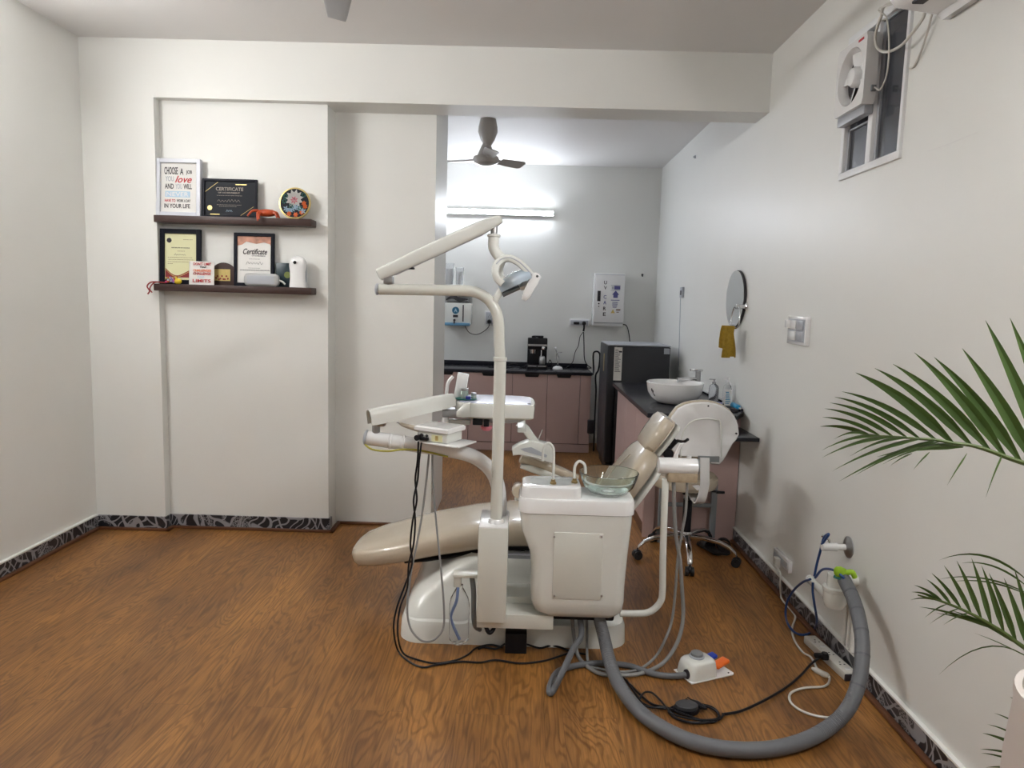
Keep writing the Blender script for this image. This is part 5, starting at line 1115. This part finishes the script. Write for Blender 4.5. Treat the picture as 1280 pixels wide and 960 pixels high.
# --- suction holder on its curved tube
YH = 2.90
hp_ = [Vector((b0_-.03, YH, AY(790, 767, YH).z)), AY(795, 767, YH), AY(808, 766, YH), AY(818, 761, YH), AY(825.5, 752, YH), AY(828, 740, YH), AY(828.5, 700, YH), AY(830, 650, YH), AY(832, 598, YH)]
ht = obj('holder_tube', TB(hp_, .0145, n=16), 'white', D)
c0, c1 = AY(822.5, 581.5, YH), AY(871, 583.5, YH)
hb = obj('suction_holder', loft(bmesh.new(), [ring(c0.lerp(c1, q), (0, 1, 0), (0, 0, 1), s, s, 24) for q, s in ((0, .028), (.01, .033), (.3, .0345), (.99, .0345), (1, .033))]), 'whitepure', D)
obj('end_cap', CY(c1, c1+Vector((.006, 0, 0)), .031), 'frame_grey', hb)
obj('lower_manifold', bx(bmesh.new(), AY(833, 596, YH).x, AY(871, 596, YH).x, YH-.025, YH+.025, AY(850, 602, YH).z, c0.z-.02, .008), mat('tan_manifold', (.40, .32, .22), .5, noise=.3, nscale=50), hb)
q = AY(845, 570, YH); obj('suction_nozzle', loft(bmesh.new(), [ring(p, (1, 0, 0), (0, 1, 0), r_, r_, 12) for p, r_ in ((q+Vector((0, 0, -.012)), .010), (q+Vector((.0, 0, .005)), .009), (q+Vector((.006, 0, .025)), .007), (q+Vector((.020, 0, .052)), .009), (q+Vector((.028, 0, .056)), .007))]), 'whitepure', hb)
q = AY(861.5, 571, YH); obj('suction_valve', lathe(bmesh.new(), [(.010, -.012), (.010, .004), (.006, .006)], q), 'whitepure', hb)
def flr(x, y, z=.01): return AZ(x, y, z)
h1_ = [AY(842, 602, YH), AY(843, 640, YH), AY(845, 670, YH), AY(850, 700, YH), AY(852, 730, YH), AY(854, 765, YH), AY(851, 790, 2.87), AY(842, 812, 2.84), flr(826, 831, .02), flr(800, 842), flr(775, 844), flr(750, 842), flr(733, 832), flr(722, 818), Vector((AY(716, 800, 2.95).x, 2.95, .09)), Vector((AY(714, 785, 2.97).x, 2.97, .20))]
obj('suction_hose', TB(h1_, .0085, n=10), 'greytube', hb, label='thick pale suction hose')
h2_ = [AY(859, 602, YH), AY(857, 640, YH), AY(852, 668, YH), AY(847, 700, YH), AY(844, 740, YH), AY(840, 775, YH), AY(832, 798, 2.86), flr(820, 820, .03), flr(800, 836), flr(775, 840), flr(750, 836), flr(735, 828), Vector((.33, 2.98, .10)), Vector((.32, 2.98, .20))]
obj('suction_hose', TB(h2_, .006, n=10), 'greytube', hb, label='thin pale suction hose')
# --- water bottle on its bracket
WY = 2.90
q0, q1 = AY(567, 716, WY), AY(600, 720, WY)
wb = obj('bottle_bracket', bx(bx(bmesh.new(), q0.x, q1.x, WY-.03, WY+.03, q0.z-.010, q0.z+.004, .004), q0.x+.002, q0.x+.034, WY-.018, WY+.018, q0.z-.058, q0.z-.004, .004), 'enamel', D)
bcx = AY(574, 770, WY).x; bz1 = q0.z-.055; bz0 = AY(574, 803, WY).z
def brad(u): return .0 
prof = [(.001, bz0+.012), (.016, bz0+.002), (.026, bz0), (.0425, bz0+.018), (.0435, bz0+.10), (.042, bz0+.115), (.0435, bz0+.13), (.0435, bz1-.085), (.038, bz1-.055), (.022, bz1-.022), (.014, bz1-.008), (.014, bz1+.004)]
bt = obj('water_bottle', lathe(bmesh.new(), prof, (bcx, WY, 0), n=32), 'bottle', wb)
obj('dip_tube', TB([(bcx-.006, WY-.01, bz1-.002), (bcx-.010, WY-.02, bz1-.06), (bcx-.030, WY-.02, bz1-.12), (bcx-.026, WY-.02, bz0+.10), (bcx+.004, WY-.012, bz0+.022)], .006, n=8), 'paleblue', wb)
obj('feed_hose', TB([AY(590, 722, 2.92), AY(592, 740, 2.90), AY(592, 765, 2.90), AY(594, 782, 2.90), AY(600, 787, 2.92)], .011), 'frame_grey', wb)
obj('hose_loop', TB([AY(608, 776, 2.84), AY(608, 785, 2.84), AY(612, 791, 2.84), AY(617, 786, 2.86), AY(616, 780, 2.9)], .009), 'black', D)
# --- table hoses: two slim grey tubes hanging in one loop
YL = 2.97
lp = [AY(537, 560, YL), AY(533, 600, YL), AY(528, 640, YL), AY(521, 680, 2.95), AY(513, 720, 2.93), AY(509, 760, 2.91), AY(513, 785, 2.90), AY(524, 799, 2.89), AY(535, 802, 2.89), AY(545, 798, 2.89), AY(554, 785, 2.90), AY(555, 760, 2.90), AY(552, 720, 2.92), AY(548, 680, 2.94), AY(544, 640, 2.96), AY(541, 600, YL), AY(540, 560, YL)]
obj('table_hose', TB(lp, .0045, n=8), 'greytube', D)
obj('air_line', TB([AY(455, 550, YD), AY(457, 556, YD-.02), AY(466, 562, YD-.03), AY(485, 564, YD-.03), AY(503, 562, YD-.03), AY(525, 563, YD-.03), AY(560, 571, YD-.03)], .0042, n=8), 'yellowtube', D, label='thin yellow air line')
# cluster of pipes under the spittoon
bm = bmesh.new()
for i in range(6): tube(bm, [(.20+.02*i, 3.0+.02*i, .25), (.16+.03*i, 2.95+.03*i, .16+.012*i), (.02+.02*i, 3.02, .115+.01*i), (-.06, 3.05+.01*i, .115)], .010, n=8)
obj('pipe_bundle', bm, 'black', D)
obj('pipe_cover', BX(.17, .43, 2.86, 3.02, .175, .25, .01), 'black', D)
# ================================================================== THINGS ON THE UNIT
# small scaler box on a tray, resting on the delivery arm
YQ = 2.93
a_ = [AY(x, y, YQ-.09) for x, y in ((528, 555), (552, 561.5))]
tz_ = AY(545, 558, YQ-.06).z+.005
t = thing('ultrasonic_scaler', 'white ultrasonic scaler box with handpiece, standing on the delivery arm', 'scaler', (AY(555, 560, YQ).x, YQ, tz_), -.45); SC = t
ORG[t.name] = Vector((0, 0, 0))
obj('tray', BX(-.10, .115, -.075, .075, .0, .008, .003), 'whitepure', t)
obj('body', BX(-.092, .052, -.062, .062, .008, .052, .008), 'white', t)
obj('lid', loft(bmesh.new(), [[Vector((x*k, y*k, z+dz)) for x, y, z in ((-.105, -.07, .052), (.062, -.07, .050), (.062, .07, .050), (-.105, .07, .052))] for k, dz in ((.96, 0), (1, .003), (1, .016), (.9, .022))]), 'whitepure', t)
bm = bmesh.new()
for x, r in ((-.07, .008), (-.045, .006)): cyl(bm, (x, -.062, .034), (x, -.066, .034), r, n=12)
obj('connector', bm, 'ink', t)
obj('foot_socket', bx(cyl(bmesh.new(), (-.082, -.06, .024), (-.082, -.085, .024), .012), -.074, -.035, -.075, -.061, .014, .028, .003), 'black', t)
obj('knob', lathe(bmesh.new(), [(.012, 0), (.012, .012), (.007, .016)], (-.093, -.03, .035), (-1, 0, 0)), 'steel', t)
obj('rating_plate', BX(-.022, .030, -.0635, -.061, .014, .042), 'cream', t)
obj('rating_print', BX(-.004, .010, -.0642, -.063, .018, .038), 'gold', t)
hq = obj('handpiece', loft(bmesh.new(), [ring((x, -.05, z), (0, 1, 0), (0, 0, 1), r, r, 14) for x, z, r in ((-.085, .054, .010), (-.10, .055, .012), (-.145, .060, .010), (-.18, .066, .008), (-.19, .068, .004))]), 'vinylside', t)
obj('steel_tip', TB([(-.19, -.05, .068), (-.20, -.05, .072), (-.206, -.05, .070)], .0025), 'steel', t)
# black leads from the scaler down to the floor
def flr(x, y, z=.006): return AZ(x, y, z)
ld = [AY(523, 552, 2.84), AY(522, 575, 2.84), AY(519, 600, 2.85), AY(521, 625, 2.85), AY(516, 650, 2.86), AY(513, 680, 2.86), AY(515, 705, 2.86), AY(505, 735, 2.85), AY(496, 760, 2.84), AY(492, 785, 2.82), flr(497, 812, .02), flr(510, 826), flr(528, 834), flr(545, 831), flr(575, 827), flr(600, 828), flr(620, 825), flr(650, 829), flr(680, 826), flr(700, 820), flr(715, 816), flr(735, 818)]
inplace('lead', TB(ld, .004, n=8), 'black', SC)
ld = [AY(527, 553, 2.84), AY(524, 575, 2.83), AY(522, 600, 2.84), AY(517, 625, 2.84), AY(519, 650, 2.85), AY(517, 680, 2.84), AY(511, 705, 2.84), AY(509, 735, 2.83), AY(500, 760, 2.82), AY(497, 790, 2.81), flr(503, 815, .02), flr(520, 824), flr(545, 829), flr(570, 825), flr(585, 818), flr(592, 812), flr(600, 808), flr(614, 806), flr(628, 809)]
inplace('lead', TB(ld, .004, n=8), 'black', SC)
# on the instrument table
q = AY(574, 496, 3.22)
t = thing('light_cure_holder', 'white upright tilted box with cable, at the tray left end', 'instrument', (q.x, 3.22, tzt))
zz1 = AY(576, 466, 3.22).z
obj('body', rot(BX(-.026, .026, -.02, .02, 0, zz1-tzt, .004), Matrix.Translation((q.x-.0, 3.22, tzt))@Matrix.Rotation(.16, 4, 'Y')), 'whitepure', t)
obj('curved_handle', TB([(q.x-.03, 3.22, tzt+.10), (q.x-.052, 3.22, tzt+.07), (q.x-.058, 3.22, tzt+.02), (q.x-.055, 3.22, tzt+.0)], .008), 'whitepure', t)
q = AY(582, 497, 3.16)
tag(obj('steel_dish', loft(bmesh.new(), [ring((q.x+.0, 3.17, tzt+z_), (1, 0, 0), (0, 1, 0), a, b, 24) for z_, a, b in ((.002, .045, .035), (.006, .052, .04), (.009, .052, .04))]), 'teal'), 'teal oval dish on the instrument tray', 'dish')
for dx_, r_, h_, lb in ((-.006, .017, .045, 'larger round glass jar with steel lid on teal dish'), (.036, .012, .026, 'smaller round glass jar beside the larger one on the tray')):
    t = thing('glass_jar', lb, 'jar', (q.x+dx_, 3.165, tzt+.009))
    obj('jar_body', lathe(bmesh.new(), [(r_*.9, 0), (r_, .004), (r_, h_*.7), (r_*.85, h_*.78)], (q.x+dx_, 3.165, tzt+.009)), mat('grey_green_glass', (.30, .36, .33), .12, coat=.4, noise=.1), t)
    obj('lid', lathe(bmesh.new(), [(r_, h_*.76), (r_*1.02, h_*.8), (r_*1.02, h_*.97), (r_*.6, h_)], (q.x+dx_, 3.165, tzt+.009)), 'steel', t)
tag(obj('blue_stopper', lathe(bmesh.new(), [(.012, 0), (.012, .01), (.008, .014)], (q.x+.014, 3.135, tzt+.009)), mat('navy_plastic', (.02, .03, .22), .35, noise=.05)), 'navy blue stopper in front of the jars', 'stopper')
# ================================================================== ON THE FLOOR
# black adapter
q0 = flr(631, 817, 0); q1 = flr(658, 818, 0)
t = thing('power_adapter', 'black box power adapter on the floor before the chair base', 'adapter', ((q0.x+q1.x)/2, q0.y+.03, 0))
zz1 = AY(640, 792.5, q0.y).z
obj('body', BX(q0.x, q1.x, q0.y, q0.y+.06, 0, zz1, .004), 'black', t)
obj('lead', TB([Vector((q1.x, q0.y+.03, .03)), flr(675, 810), flr(688, 807), flr(700, 809), flr(712, 814), flr(722, 818)], .0045, n=8), 'black', t)
obj('lead', TB([Vector((q0.x, q0.y+.03, .03)), flr(620, 811), flr(606, 809), flr(598, 811)], .0045, n=8), 'black', t)
# big corrugated grey hose from the spittoon to the wall drain
HZ = .030
hs = [Vector((.365, 2.90, .26)), Vector((.365, 2.88, .20)), AY(756, 802, 2.82)+Vector((0, 0, 0)), AY(763, 830, 2.72), AZ(775, 858, HZ+.012), AZ(800, 890, HZ), AZ(835, 914, HZ), AZ(875, 930, HZ), AZ(920, 937, HZ), AZ(965, 936, HZ), AZ(1005, 926, HZ), AZ(1038, 908, HZ+.005), AX(1061, 884, 1.21), AX(1074, 850, 1.26), AX(1078, 812, 1.295), AX(1075, 780, 1.315), AX(1067, 750, 1.335), AX(1055, 724, 1.345)]
hs[2].z = max(hs[2].z, .11)
t = thing('corrugated_hose', 'thick grey corrugated drain hose curving over the floor to the wall', 'hose', (AZ(920, 937, 0).x, AZ(920, 937, 0).y, 0))
obj('hose', TB(hs, .0255, n=18, rib=.0013, pitch=.0075), 'greyhose', t)
bm = bmesh.new(); Q = cat(hs, 10)
for i in (128, 138, 147, 155, 163):
    if i < len(Q)-1: d_ = (Q[i+1]-Q[i-1]).normalized(); u_ = d_.orthogonal().normalized(); v_ = d_.cross(u_); loft(bm, [ring(Q[i]+d_*s, u_, v_, .0272, .0272, 18) for s in (-.004, .004)])
objs('tape_band', bm, mat('hose_tape', (.10, .105, .115), .35, noise=.1), t)
# thinner grey hose with a bend, running to the foot control
h = [Vector((.27, 2.93, .24)), AY(727, 790, 2.86), AY(716, 812, 2.75), AY(704, 838, 2.62)+Vector((0, 0, .0)), AZ(692, 862, .018), AZ(687, 866, .014), AZ(688, 856, .013), AZ(697, 840, .013), AZ(720, 832, .013), AZ(750, 829, .013), AZ(785, 832, .013), AZ(815, 842, .013), AZ(840, 845, .013), AZ(866, 842, .022)]
for p in h[2:4]: p.z = max(p.z, .05)
CH = h
# foot control
fo = AZ(882, 852, 0)
t = thing('foot_control', 'white foot control with grey button, orange and blue pedals', 'foot control', (fo.x-.01, fo.y+.06, 0), .42)
ORG[t.name] = Vector((0, 0, 0))
obj('base_plate', PR([(-.085, -.06, .0), (.125, -.06, 0), (.135, -.05, 0), (.125, .06, 0), (-.085, .06, 0)], (0, 0, .006), .002), 'whitepure', t)
obj('housing', loft(bmesh.new(), [rrect(-.082+k, .055-k*.5, -.056+k*.7, .056-k*.7, z, .022, 7) for z, k in ((.006, 0), (.04, .004), (.062, .010), (.070, .018), (.073, .032))]), 'white', t)
b_ = obj('round_button', lathe(bmesh.new(), [(.030, .068), (.031, .078), (.029, .081)], (-.012, .008, 0)), 'palegrey', t)
obj('button_top', lathe(bmesh.new(), [(.025, .080), (.025, .090), (.020, .094), (.01, .095)], (-.012, .008, 0)), mat('grey_button', (.20, .205, .21), .4, noise=.03), t)
obj('orange_pedal', rot(BX(0, .072, -.021, .021, 0, .018, .008, 3), Matrix.Translation((.048, -.032, .030))@Matrix.Rotation(-.22, 4, 'Y')@Matrix.Rotation(.1, 4, 'Z')), 'orange', t)
obj('blue_pedal', rot(BX(0, .060, -.019, .019, 0, .018, .008, 3), Matrix.Translation((.046, .030, .030))@Matrix.Rotation(-.2, 4, 'Y')), 'blue', t)
inplace('hose', TB(CH, .0125, n=14), 'greyhose', t)
obj('hose_port', CY((-.083, -.02, .024), (-.076, -.02, .024), .019), 'ink', t)
bm = bmesh.new(); cyl(bm, (.112, -.045, .006), (.112, -.045, .0072), .004, n=10); obj('screw_hole', bm, 'ink', t)
# coiled black cord with grey switch disc and plug
q = AZ(858, 889, 0)
t = thing('inline_pedal_switch', 'dark grey oval inline switch lying among coiled black cord', 'switch', (q.x, q.y, 0))
obj('base', loft(bmesh.new(), [ring((q.x, q.y, z), (1, 0, 0), (0, 1, 0), a, a*.72, 30) for z, a in ((0, .046), (.010, .049), (.018, .047))]), 'black', t)
obj('disc', loft(bmesh.new(), [ring((q.x, q.y, z), (1, 0, 0), (0, 1, 0), a, a*.72, 30) for z, a in ((.018, .043), (.028, .042), (.032, .036))]), mat('dark_grey_disc', (.05, .05, .055), .5, noise=.05), t)
def fcord(px, r=.0045, z=.005): return TB([AZ(x, y, z+.0025*(i % 3)) for i, (x, y) in enumerate(px)], r, n=8)
obj('cord', fcord([(778, 846), (788, 856), (800, 868), (815, 880), (835, 885), (855, 893), (880, 901), (893, 902), (899, 894), (890, 884), (870, 880), (846, 882), (836, 888), (842, 896), (862, 903), (885, 903), (899, 899), (905, 893)]), 'black', t)
obj('cord', fcord([(783, 850), (796, 870), (805, 880), (822, 885), (845, 886), (860, 880), (880, 882), (896, 890), (897, 898), (880, 900), (855, 897), (838, 890), (826, 876), (815, 866), (805, 866), (800, 876), (812, 884), (832, 884)], .004, .011), 'black', t)
q = AZ(874, 882, .02)
tag(obj('loose_plug', cyl(cyl(loft(bmesh.new(), [ring(q+Vector((s, -s*.9, 0)), (.7, .7, 0), (0, 0, 1), r, r, 12) for s, r in ((-.022, .013), (-.005, .015), (.012, .009), (.022, .005))]), q+Vector((-.022, .028, .006)), q+Vector((-.034, .044, .006)), .0025, n=8), q+Vector((-.030, .018, .006)), q+Vector((-.042, .034, .006)), .0025, n=8), 'black'), 'loose black two pin plug beside the inline switch', 'plug')
SCORD = (fcord([(903, 893), (925, 889), (950, 878), (980, 861), (1000, 845), (1015, 829), (1028, 820)], .005, .007))
# power strip
s0, s1 = AZ(1014, 806, 0), AZ(1060, 848, 0); d_ = (s1-s0); L_ = d_.length+.04; an = math.atan2(d_.y, d_.x)
mid = (s0+s1)/2
t = thing('power_strip', 'white power strip on the floor by the right skirting', 'power strip', (mid.x, mid.y, 0), an)
ORG[t.name] = Vector((0, 0, 0))
obj('body', BX(-L_/2, L_/2, -.028, .028, 0, .036, .006), 'cable', t)
obj('end_cap', BX(L_/2-.008, L_/2+.004, -.027, .027, .0, .030, .004), 'ink', t)
bm = bmesh.new()
for x in (-.30, .05, .30):
    for dx_, dy_ in ((-.02, 0), (.0, -.009), (.0, .009)): cyl(bm, (x*L_+dx_, dy_, .0355), (x*L_+dx_, dy_, .0365), .004, n=8)
objs('socket_hole', bm, 'ink', t)
bm = bmesh.new()
for x in (-.17, .42): bx(bm, x*L_-.008, x*L_+.008, -.012, .012, .035, .039, .002)
objs('rocker', bm, 'whitepure', t)
q = AZ(1031, 818, .055); PS = t; t = thing('power_plug', 'black plug pushed into the power strip, its cord running to the coil', 'plug', (q.x, q.y, .0365)); obj('power_cord', SCORD, 'black', t); obj('plug_body', bx(loft(bmesh.new(), [ring((q.x, q.y, z_), (1, 0, 0), (0, 1, 0), r_, r_, 14) for z_, r_ in ((.0365, .018), (.05, .018), (.062, .013))]), q.x-.045, q.x+.005, q.y-.012, q.y+.012, .040, .058, .006), 'black', t)
# white cables
wc = [Vector((XR-.05, SKY, SKZ-.02)), AX(975, 716, XR-.06), AX(975, 730, XR-.06), AZ(976, 743, .03), AZ(978, 750, .012), AZ(990, 764, .006), AZ(994, 772, .006), AZ(990, 786, .006), AZ(993, 800, .006), AZ(1003, 815, .006), AZ(1014, 822, .006), AZ(1023, 838, .006), AZ(1034, 842, .006), AZ(1037, 850, .006), AZ(1030, 858, .006), AZ(1005, 860, .006), AZ(988, 867, .006), AZ(990, 880, .006), AZ(1010, 892, .006), AZ(1040, 897, .006), AZ(1055, 887, .006), AZ(1064, 868, .006), AZ(1066, 862, .006)]
inplace('cable', TB(wc, .0048, n=8), 'cable', PS)
q = AZ(1026, 841, .008); inplace('cable_knot', loft(bmesh.new(), [ring(q+Vector((s, -s*1.6, 0)), (.85, .5, 0), (0, 0, 1), r, r, 12) for s, r in ((-.022, .006), (-.01, .013), (.008, .013), (.02, .006))]), 'cable', PS)
# drain trap on the wall
fl = AX(1061, 684, XR)
t = thing('drain_trap', 'white plastic bottle trap with pipes low on the right wall', 'drain trap', (XR-.09, fl.y, .1))
c = AX(1044, 742, XR-.085); vx, vy = c.x, c.y
zt_ = c.z
obj('bottle_body', lathe(bmesh.new(), [(.012, -.062), (.038, -.055), (.046, -.035), (.047, .0), (.047, .012), (.043, .016), (.036, .018)], c), 'white', t)
obj('collar_ring', lathe(bmesh.new(), [(.048, .012), (.050, .016), (.050, .030), (.040, .034)], c), 'white', t)
obj('upright_pipe', lathe(bmesh.new(), [(.036, .03), (.036, .085), (.032, .09)], c), 'white', t)
h0 = AX(1013, 725, XR-.085); obj('side_pipe', TB([h0, Vector((vx, vy, h0.z))], .0165, k=1, n=16), 'white', t)
obj('side_pipe_cap', CY(h0+Vector((0, .001, 0)), h0+Vector((0, .012, 0)), .020), 'whitepure', t)
obj('wall_pipe', CY((vx, vy, c.z+.06), (XR, vy, c.z+.06), .022), 'white', t)
bm = bmesh.new()
for dx_, dy_ in ((-.012, .03), (.0, -.01), (.01, -.045)): cyl(bm, (XR-.016, vy+dy_, .10), (XR-.016, vy+dy_, c.z-.02), .012, n=12)
objs('down_pipe', bm, 'wall', t)
t = thing('wall_valve', 'chrome wall valve with round rose above the drain trap', 'valve', (XR-.05, fl.y, fl.z))
obj('wall_rose', lathe(bmesh.new(), [(.046, 0), (.046, .004), (.030, .012), (.014, .016)], (XR, fl.y, fl.z), (-1, 0, 0), 32), 'steel', t)
obj('valve_body', loft(bmesh.new(), [ring((XR-s, fl.y, fl.z), (0, 1, 0), (0, 0, 1), r, r, 16) for s, r in ((.014, .013), (.05, .013), (.052, .018), (.115, .018), (.118, .010))]), 'whitepure', t)
obj('valve_handle', TB([(XR-.085, fl.y, fl.z+.015), (XR-.09, fl.y-.0, fl.z+.032), (XR-.115, fl.y+.01, fl.z+.045)], .006), 'chrome', t)
vp = Vector((XR-.115, fl.y, fl.z)); HBZ = h0
def wl(x, y, X=XR-.11): return AX(x, y, X)
bt_ = [([vp+Vector((0, 0, .01)), wl(1036, 668), wl(1030, 672), wl(1025, 690), wl(1021, 705), wl(1018, 720)], 'blue tube arching from the chrome valve down to side pipe'),
       ([wl(1019, 722), wl(1028, 712), wl(1040, 712), wl(1050, 718), AX(1056, 724, 1.335)], 'blue tube bridging side pipe and grey hose end'),
       ([wl(1013, 724), wl(1003, 728), wl(992, 738), wl(984, 752), wl(982, 768), AZ(986, 782, .03), AZ(996, 792, .008), AZ(1008, 793, .008), AZ(1018, 787, .008), AX(1021, 775, 1.37), wl(1018, 755), wl(1016, 740), wl(1016, 728)], 'blue tube hanging as a big loop to the floor below the side pipe')]
for pts, lb in bt_: tag(obj('blue_tube', TB(pts, .0055, n=8), 'bluetube'), lb, 'tube')
q = AX(1052, 717, 1.335)
t = thing('lime_fitting', 'bright lime green rubber glove piece tied on the hose end', 'fitting', q)
obj('sleeve', loft(bmesh.new(), [ring(q+Vector((s, s*.4, -s*.8)), (.7, .3, .6), (0, .9, -.3), r*1.1, r*.7, 14) for s, r in ((-.035, .008), (-.022, .020), (0, .026), (.02, .022), (.03, .010))]), 'lime', t)
obj('finger', TB([q+Vector((.01, 0, .0)), q+Vector((.035, -.01, .012)), q+Vector((.05, -.01, -.01))], .011), 'lime', t)
obj('dark_strap', TB([q+Vector((-.03, 0, -.012)), q+Vector((-.008, -.02, -.016)), q+Vector((.018, -.02, -.026))], .007), 'teal', t)
# ================================================================== PALM
PX, PY = 1.172, 1.30
t = thing('planter', 'tall pale planter cut by the right edge of photo', 'planter', (PX, PY, 0))
obj('pot', lathe(bmesh.new(), [(.190, 0), (.193, .01), (.192, .30), (.188, .60), (.180, .72), (.183, .735), (.181, .75), (.168, .75), (.165, .70), (.01, .695)], (PX+.02, PY, 0), n=48), 'pot', t)
obj('soil', lathe(bmesh.new(), [(.166, .70), (.1, .71), (.01, .712)], (PX+.02, PY, 0)), 'soil', t)
PL = thing('potted_palm', 'green feathery palm reaching in from the right, above the pale planter', 'palm', (PX+.02, PY, .70))
obj('stem', TB([(PX+.02, PY, .70), (PX+.025, PY+.01, .85), (PX+.03, PY+.02, 1.0)], lambda s: .018-.006*s), 'stem', PL)
rl = random.Random(3)
def leaflet(bm, base, tip, w, sag=.0, lift=Vector((0, 0, 0)), n=9, side=None):
    base, tip = Vector(base), Vector(tip); d = tip-base; L = d.length; 
    s0 = d.normalized().cross(Vector((0, 1, 0)))*.85+Vector((0, .5, 0)); s0 = (s0-d.normalized()*s0.dot(d.normalized())).normalized(); nn = d.normalized().cross(s0)
    Vv = []
    for i in range(n+1):
        u = i/n; ww = w*math.sin(PI*min(1, .12+.88*u)**.75)**.8 if u < 1 else 0.0004; ww = w*max(.02, (min(1, .25+u*3))*(1-u**2.2))
        c = base+d*u+Vector((0, 0, -sag*4*u*(1-u)))+lift*(4*u*(1-u))
        Vv.append([bm.verts.new(c-s0*ww+nn*ww*.35), bm.verts.new(c), bm.verts.new(c+s0*ww+nn*ww*.35)])
    for a, b in zip(Vv, Vv[1:]):
        bm.faces.new((a[0], a[1], b[1], b[0])); bm.faces.new((a[1], a[2], b[2], b[1]))
Z3 = lambda x, y, Y: AY(1000+x/3.4286, 380+y/3.4286, Y)
YL1 = 1.60
rach = [(1190, 770), (1080, 715), (960, 682), (880, 655), (815, 630), (735, 606), (655, 596), (585, 583), (515, 578), (460, 573), (400, 568), (345, 565), (300, 562)]
def ry(x): return YL1 - .10*(x-300)/800
fr = obj('frond', TB([(PX+.03, PY+.02, .98)]+[Z3(x, y, ry(x)) for x, y in rach], lambda s: .0065-.005*s, n=8), 'stem', PL)
bm = bmesh.new()
ups = [((300, 562), (85, 525), .010), ((345, 565), (95, 485), .009), ((400, 568), (105, 448), .010), ((460, 573), (128, 423), .011), ((515, 578), (148, 398), .012), ((585, 583), (180, 375), .013), ((655, 596), (238, 294), .022), ((735, 606), (320, 275), .018), ((815, 630), (398, 257), .019), ((880, 655), (490, 208), .020), ((945, 675), (575, 228), .021), ((1010, 695), (695, 190), .022), ((1080, 715), (795, 70), .022), ((1150, 745), (900, 60), .022)]
for (a, b), (c, d_), w in ups:
    L_ = abs(c-a)/800; leaflet(bm, Z3(a, b, ry(a)), Z3(c, d_, ry(a)+.10*L_*2), w*.66, -.011*L_*3, side=Vector((.55, .5, .65)))
dn = [((300, 562), (145, 580), .008), ((345, 565), (92, 628), .009), ((400, 568), (97, 657), .011), ((460, 573), (215, 652), .009), ((515, 578), (138, 716), .011), ((585, 583), (168, 760), .012), ((600, 590), (235, 735), .009), ((655, 600), (350, 688), .008), ((480, 640), (385, 695), .005), ((555, 635), (485, 712), .006), ((715, 640), (630, 778), .007), ((870, 658), (795, 832), .008)]
for (a, b), (c, d_), w in dn:
    a2 = a; L_ = abs(c-a)/800; leaflet(bm, Z3(a, min(b, 640), ry(a)), Z3(c, d_, ry(a)-.14*L_*2), w*.66, -.012 if w > .0079 else -.004, side=Vector((.3, .9, .4)))
leaflet(bm, Z3(655, 600, ry(655)), Z3(330, 655, ry(655)-.05), .008, -.006, side=Vector((0, 1, .3)))
leaflet(bm, Z3(700, 612, ry(700)), Z3(400, 640, ry(700)-.03), .008, -.006, side=Vector((0, 1, .3)))
obj('leaflets', bm, 'leaf', fr)
Z5 = lambda x, y, Y: AY(1080+x/3.2, 660+y/3.2, Y)
rach2 = [(740, 540), (640, 478), (560, 420), (470, 365), (390, 325), (300, 290), (240, 275), (215, 268)]
def ry2(x): return 1.55-.08*(x-215)/400
fr = obj('frond', TB([(PX+.03, PY+.02, .80)]+[Z5(x, y, ry2(x)) for x, y in rach2], lambda s: .006-.0045*s, n=8), 'stem', PL)
bm = bmesh.new()
for (a, b), (c, d_), w in [((300, 290), (190, 256), .009), ((320, 300), (200, 228), .009), ((350, 310), (250, 205), .009), ((390, 325), (270, 180), .010), ((430, 345), (320, 150), .011), ((470, 365), (370, 130), .012), ((510, 390), (430, 120), .012), ((560, 420), (470, 150), .013), ((610, 460), (500, 180), .014), ((660, 490), (560, 200), .014), ((700, 520), (600, 160), .014),
                            ((300, 290), (185, 288), .008), ((330, 305), (240, 362), .008), ((380, 322), (262, 385), .008), ((420, 340), (318, 388), .009), ((480, 385), (220, 315), .010), ((540, 410), (290, 340), .010), ((590, 440), (350, 330), .011), ((640, 478), (400, 350), .011)]:
    L_ = abs(c-a)/400; leaflet(bm, Z5(a, b, ry2(a)), Z5(c, d_, ry2(a)+(.08 if d_ < b else -.08)*L_), w*.5, -.006, side=Vector((.55, .5, .6)))
for (a, b), (c, d_), w, sg in [((660, 215), (302, 128), .009, -.035), ((660, 240), (390, 140), .007, -.02), ((660, 265), (300, 205), .007, -.02), ((660, 270), (350, 215), .007, -.015), ((680, 535), (296, 590), .010, -.055), ((660, 520), (440, 420), .004, -.004)]:
    leaflet(bm, Z5(a, b, 1.50), Z5(c, d_, 1.60), w*.5, sg, side=Vector((.4, .3, .85)))
obj('leaflets', bm, 'leaf', fr)
fr = obj('frond', TB([(PX+.06, PY+.05, .72), (PX+.06, PY+.17, .80), (1.28, 1.60, .80), Z5(650, 740, 1.60), Z5(610, 850, 1.60), Z5(595, 960, 1.60)], lambda s: .005-.003*s, n=8), 'stem', PL)
bm = bmesh.new()
for (a, b), (c, d_), w in [((640, 720), (583, 676), .006), ((625, 790), (518, 740), .006), ((610, 830), (492, 785), .007), ((605, 865), (474, 820), .013), ((605, 905), (464, 884), .012), ((600, 930), (468, 900), .010), ((598, 960), (486, 958), .012), ((598, 985), (500, 990), .012)]:
    leaflet(bm, Z5(a, b, 1.60), Z5(c, d_, 1.62), w*.5, -.004, side=Vector((.4, .3, .8)))
obj('leaflets', bm, 'leaf', fr)
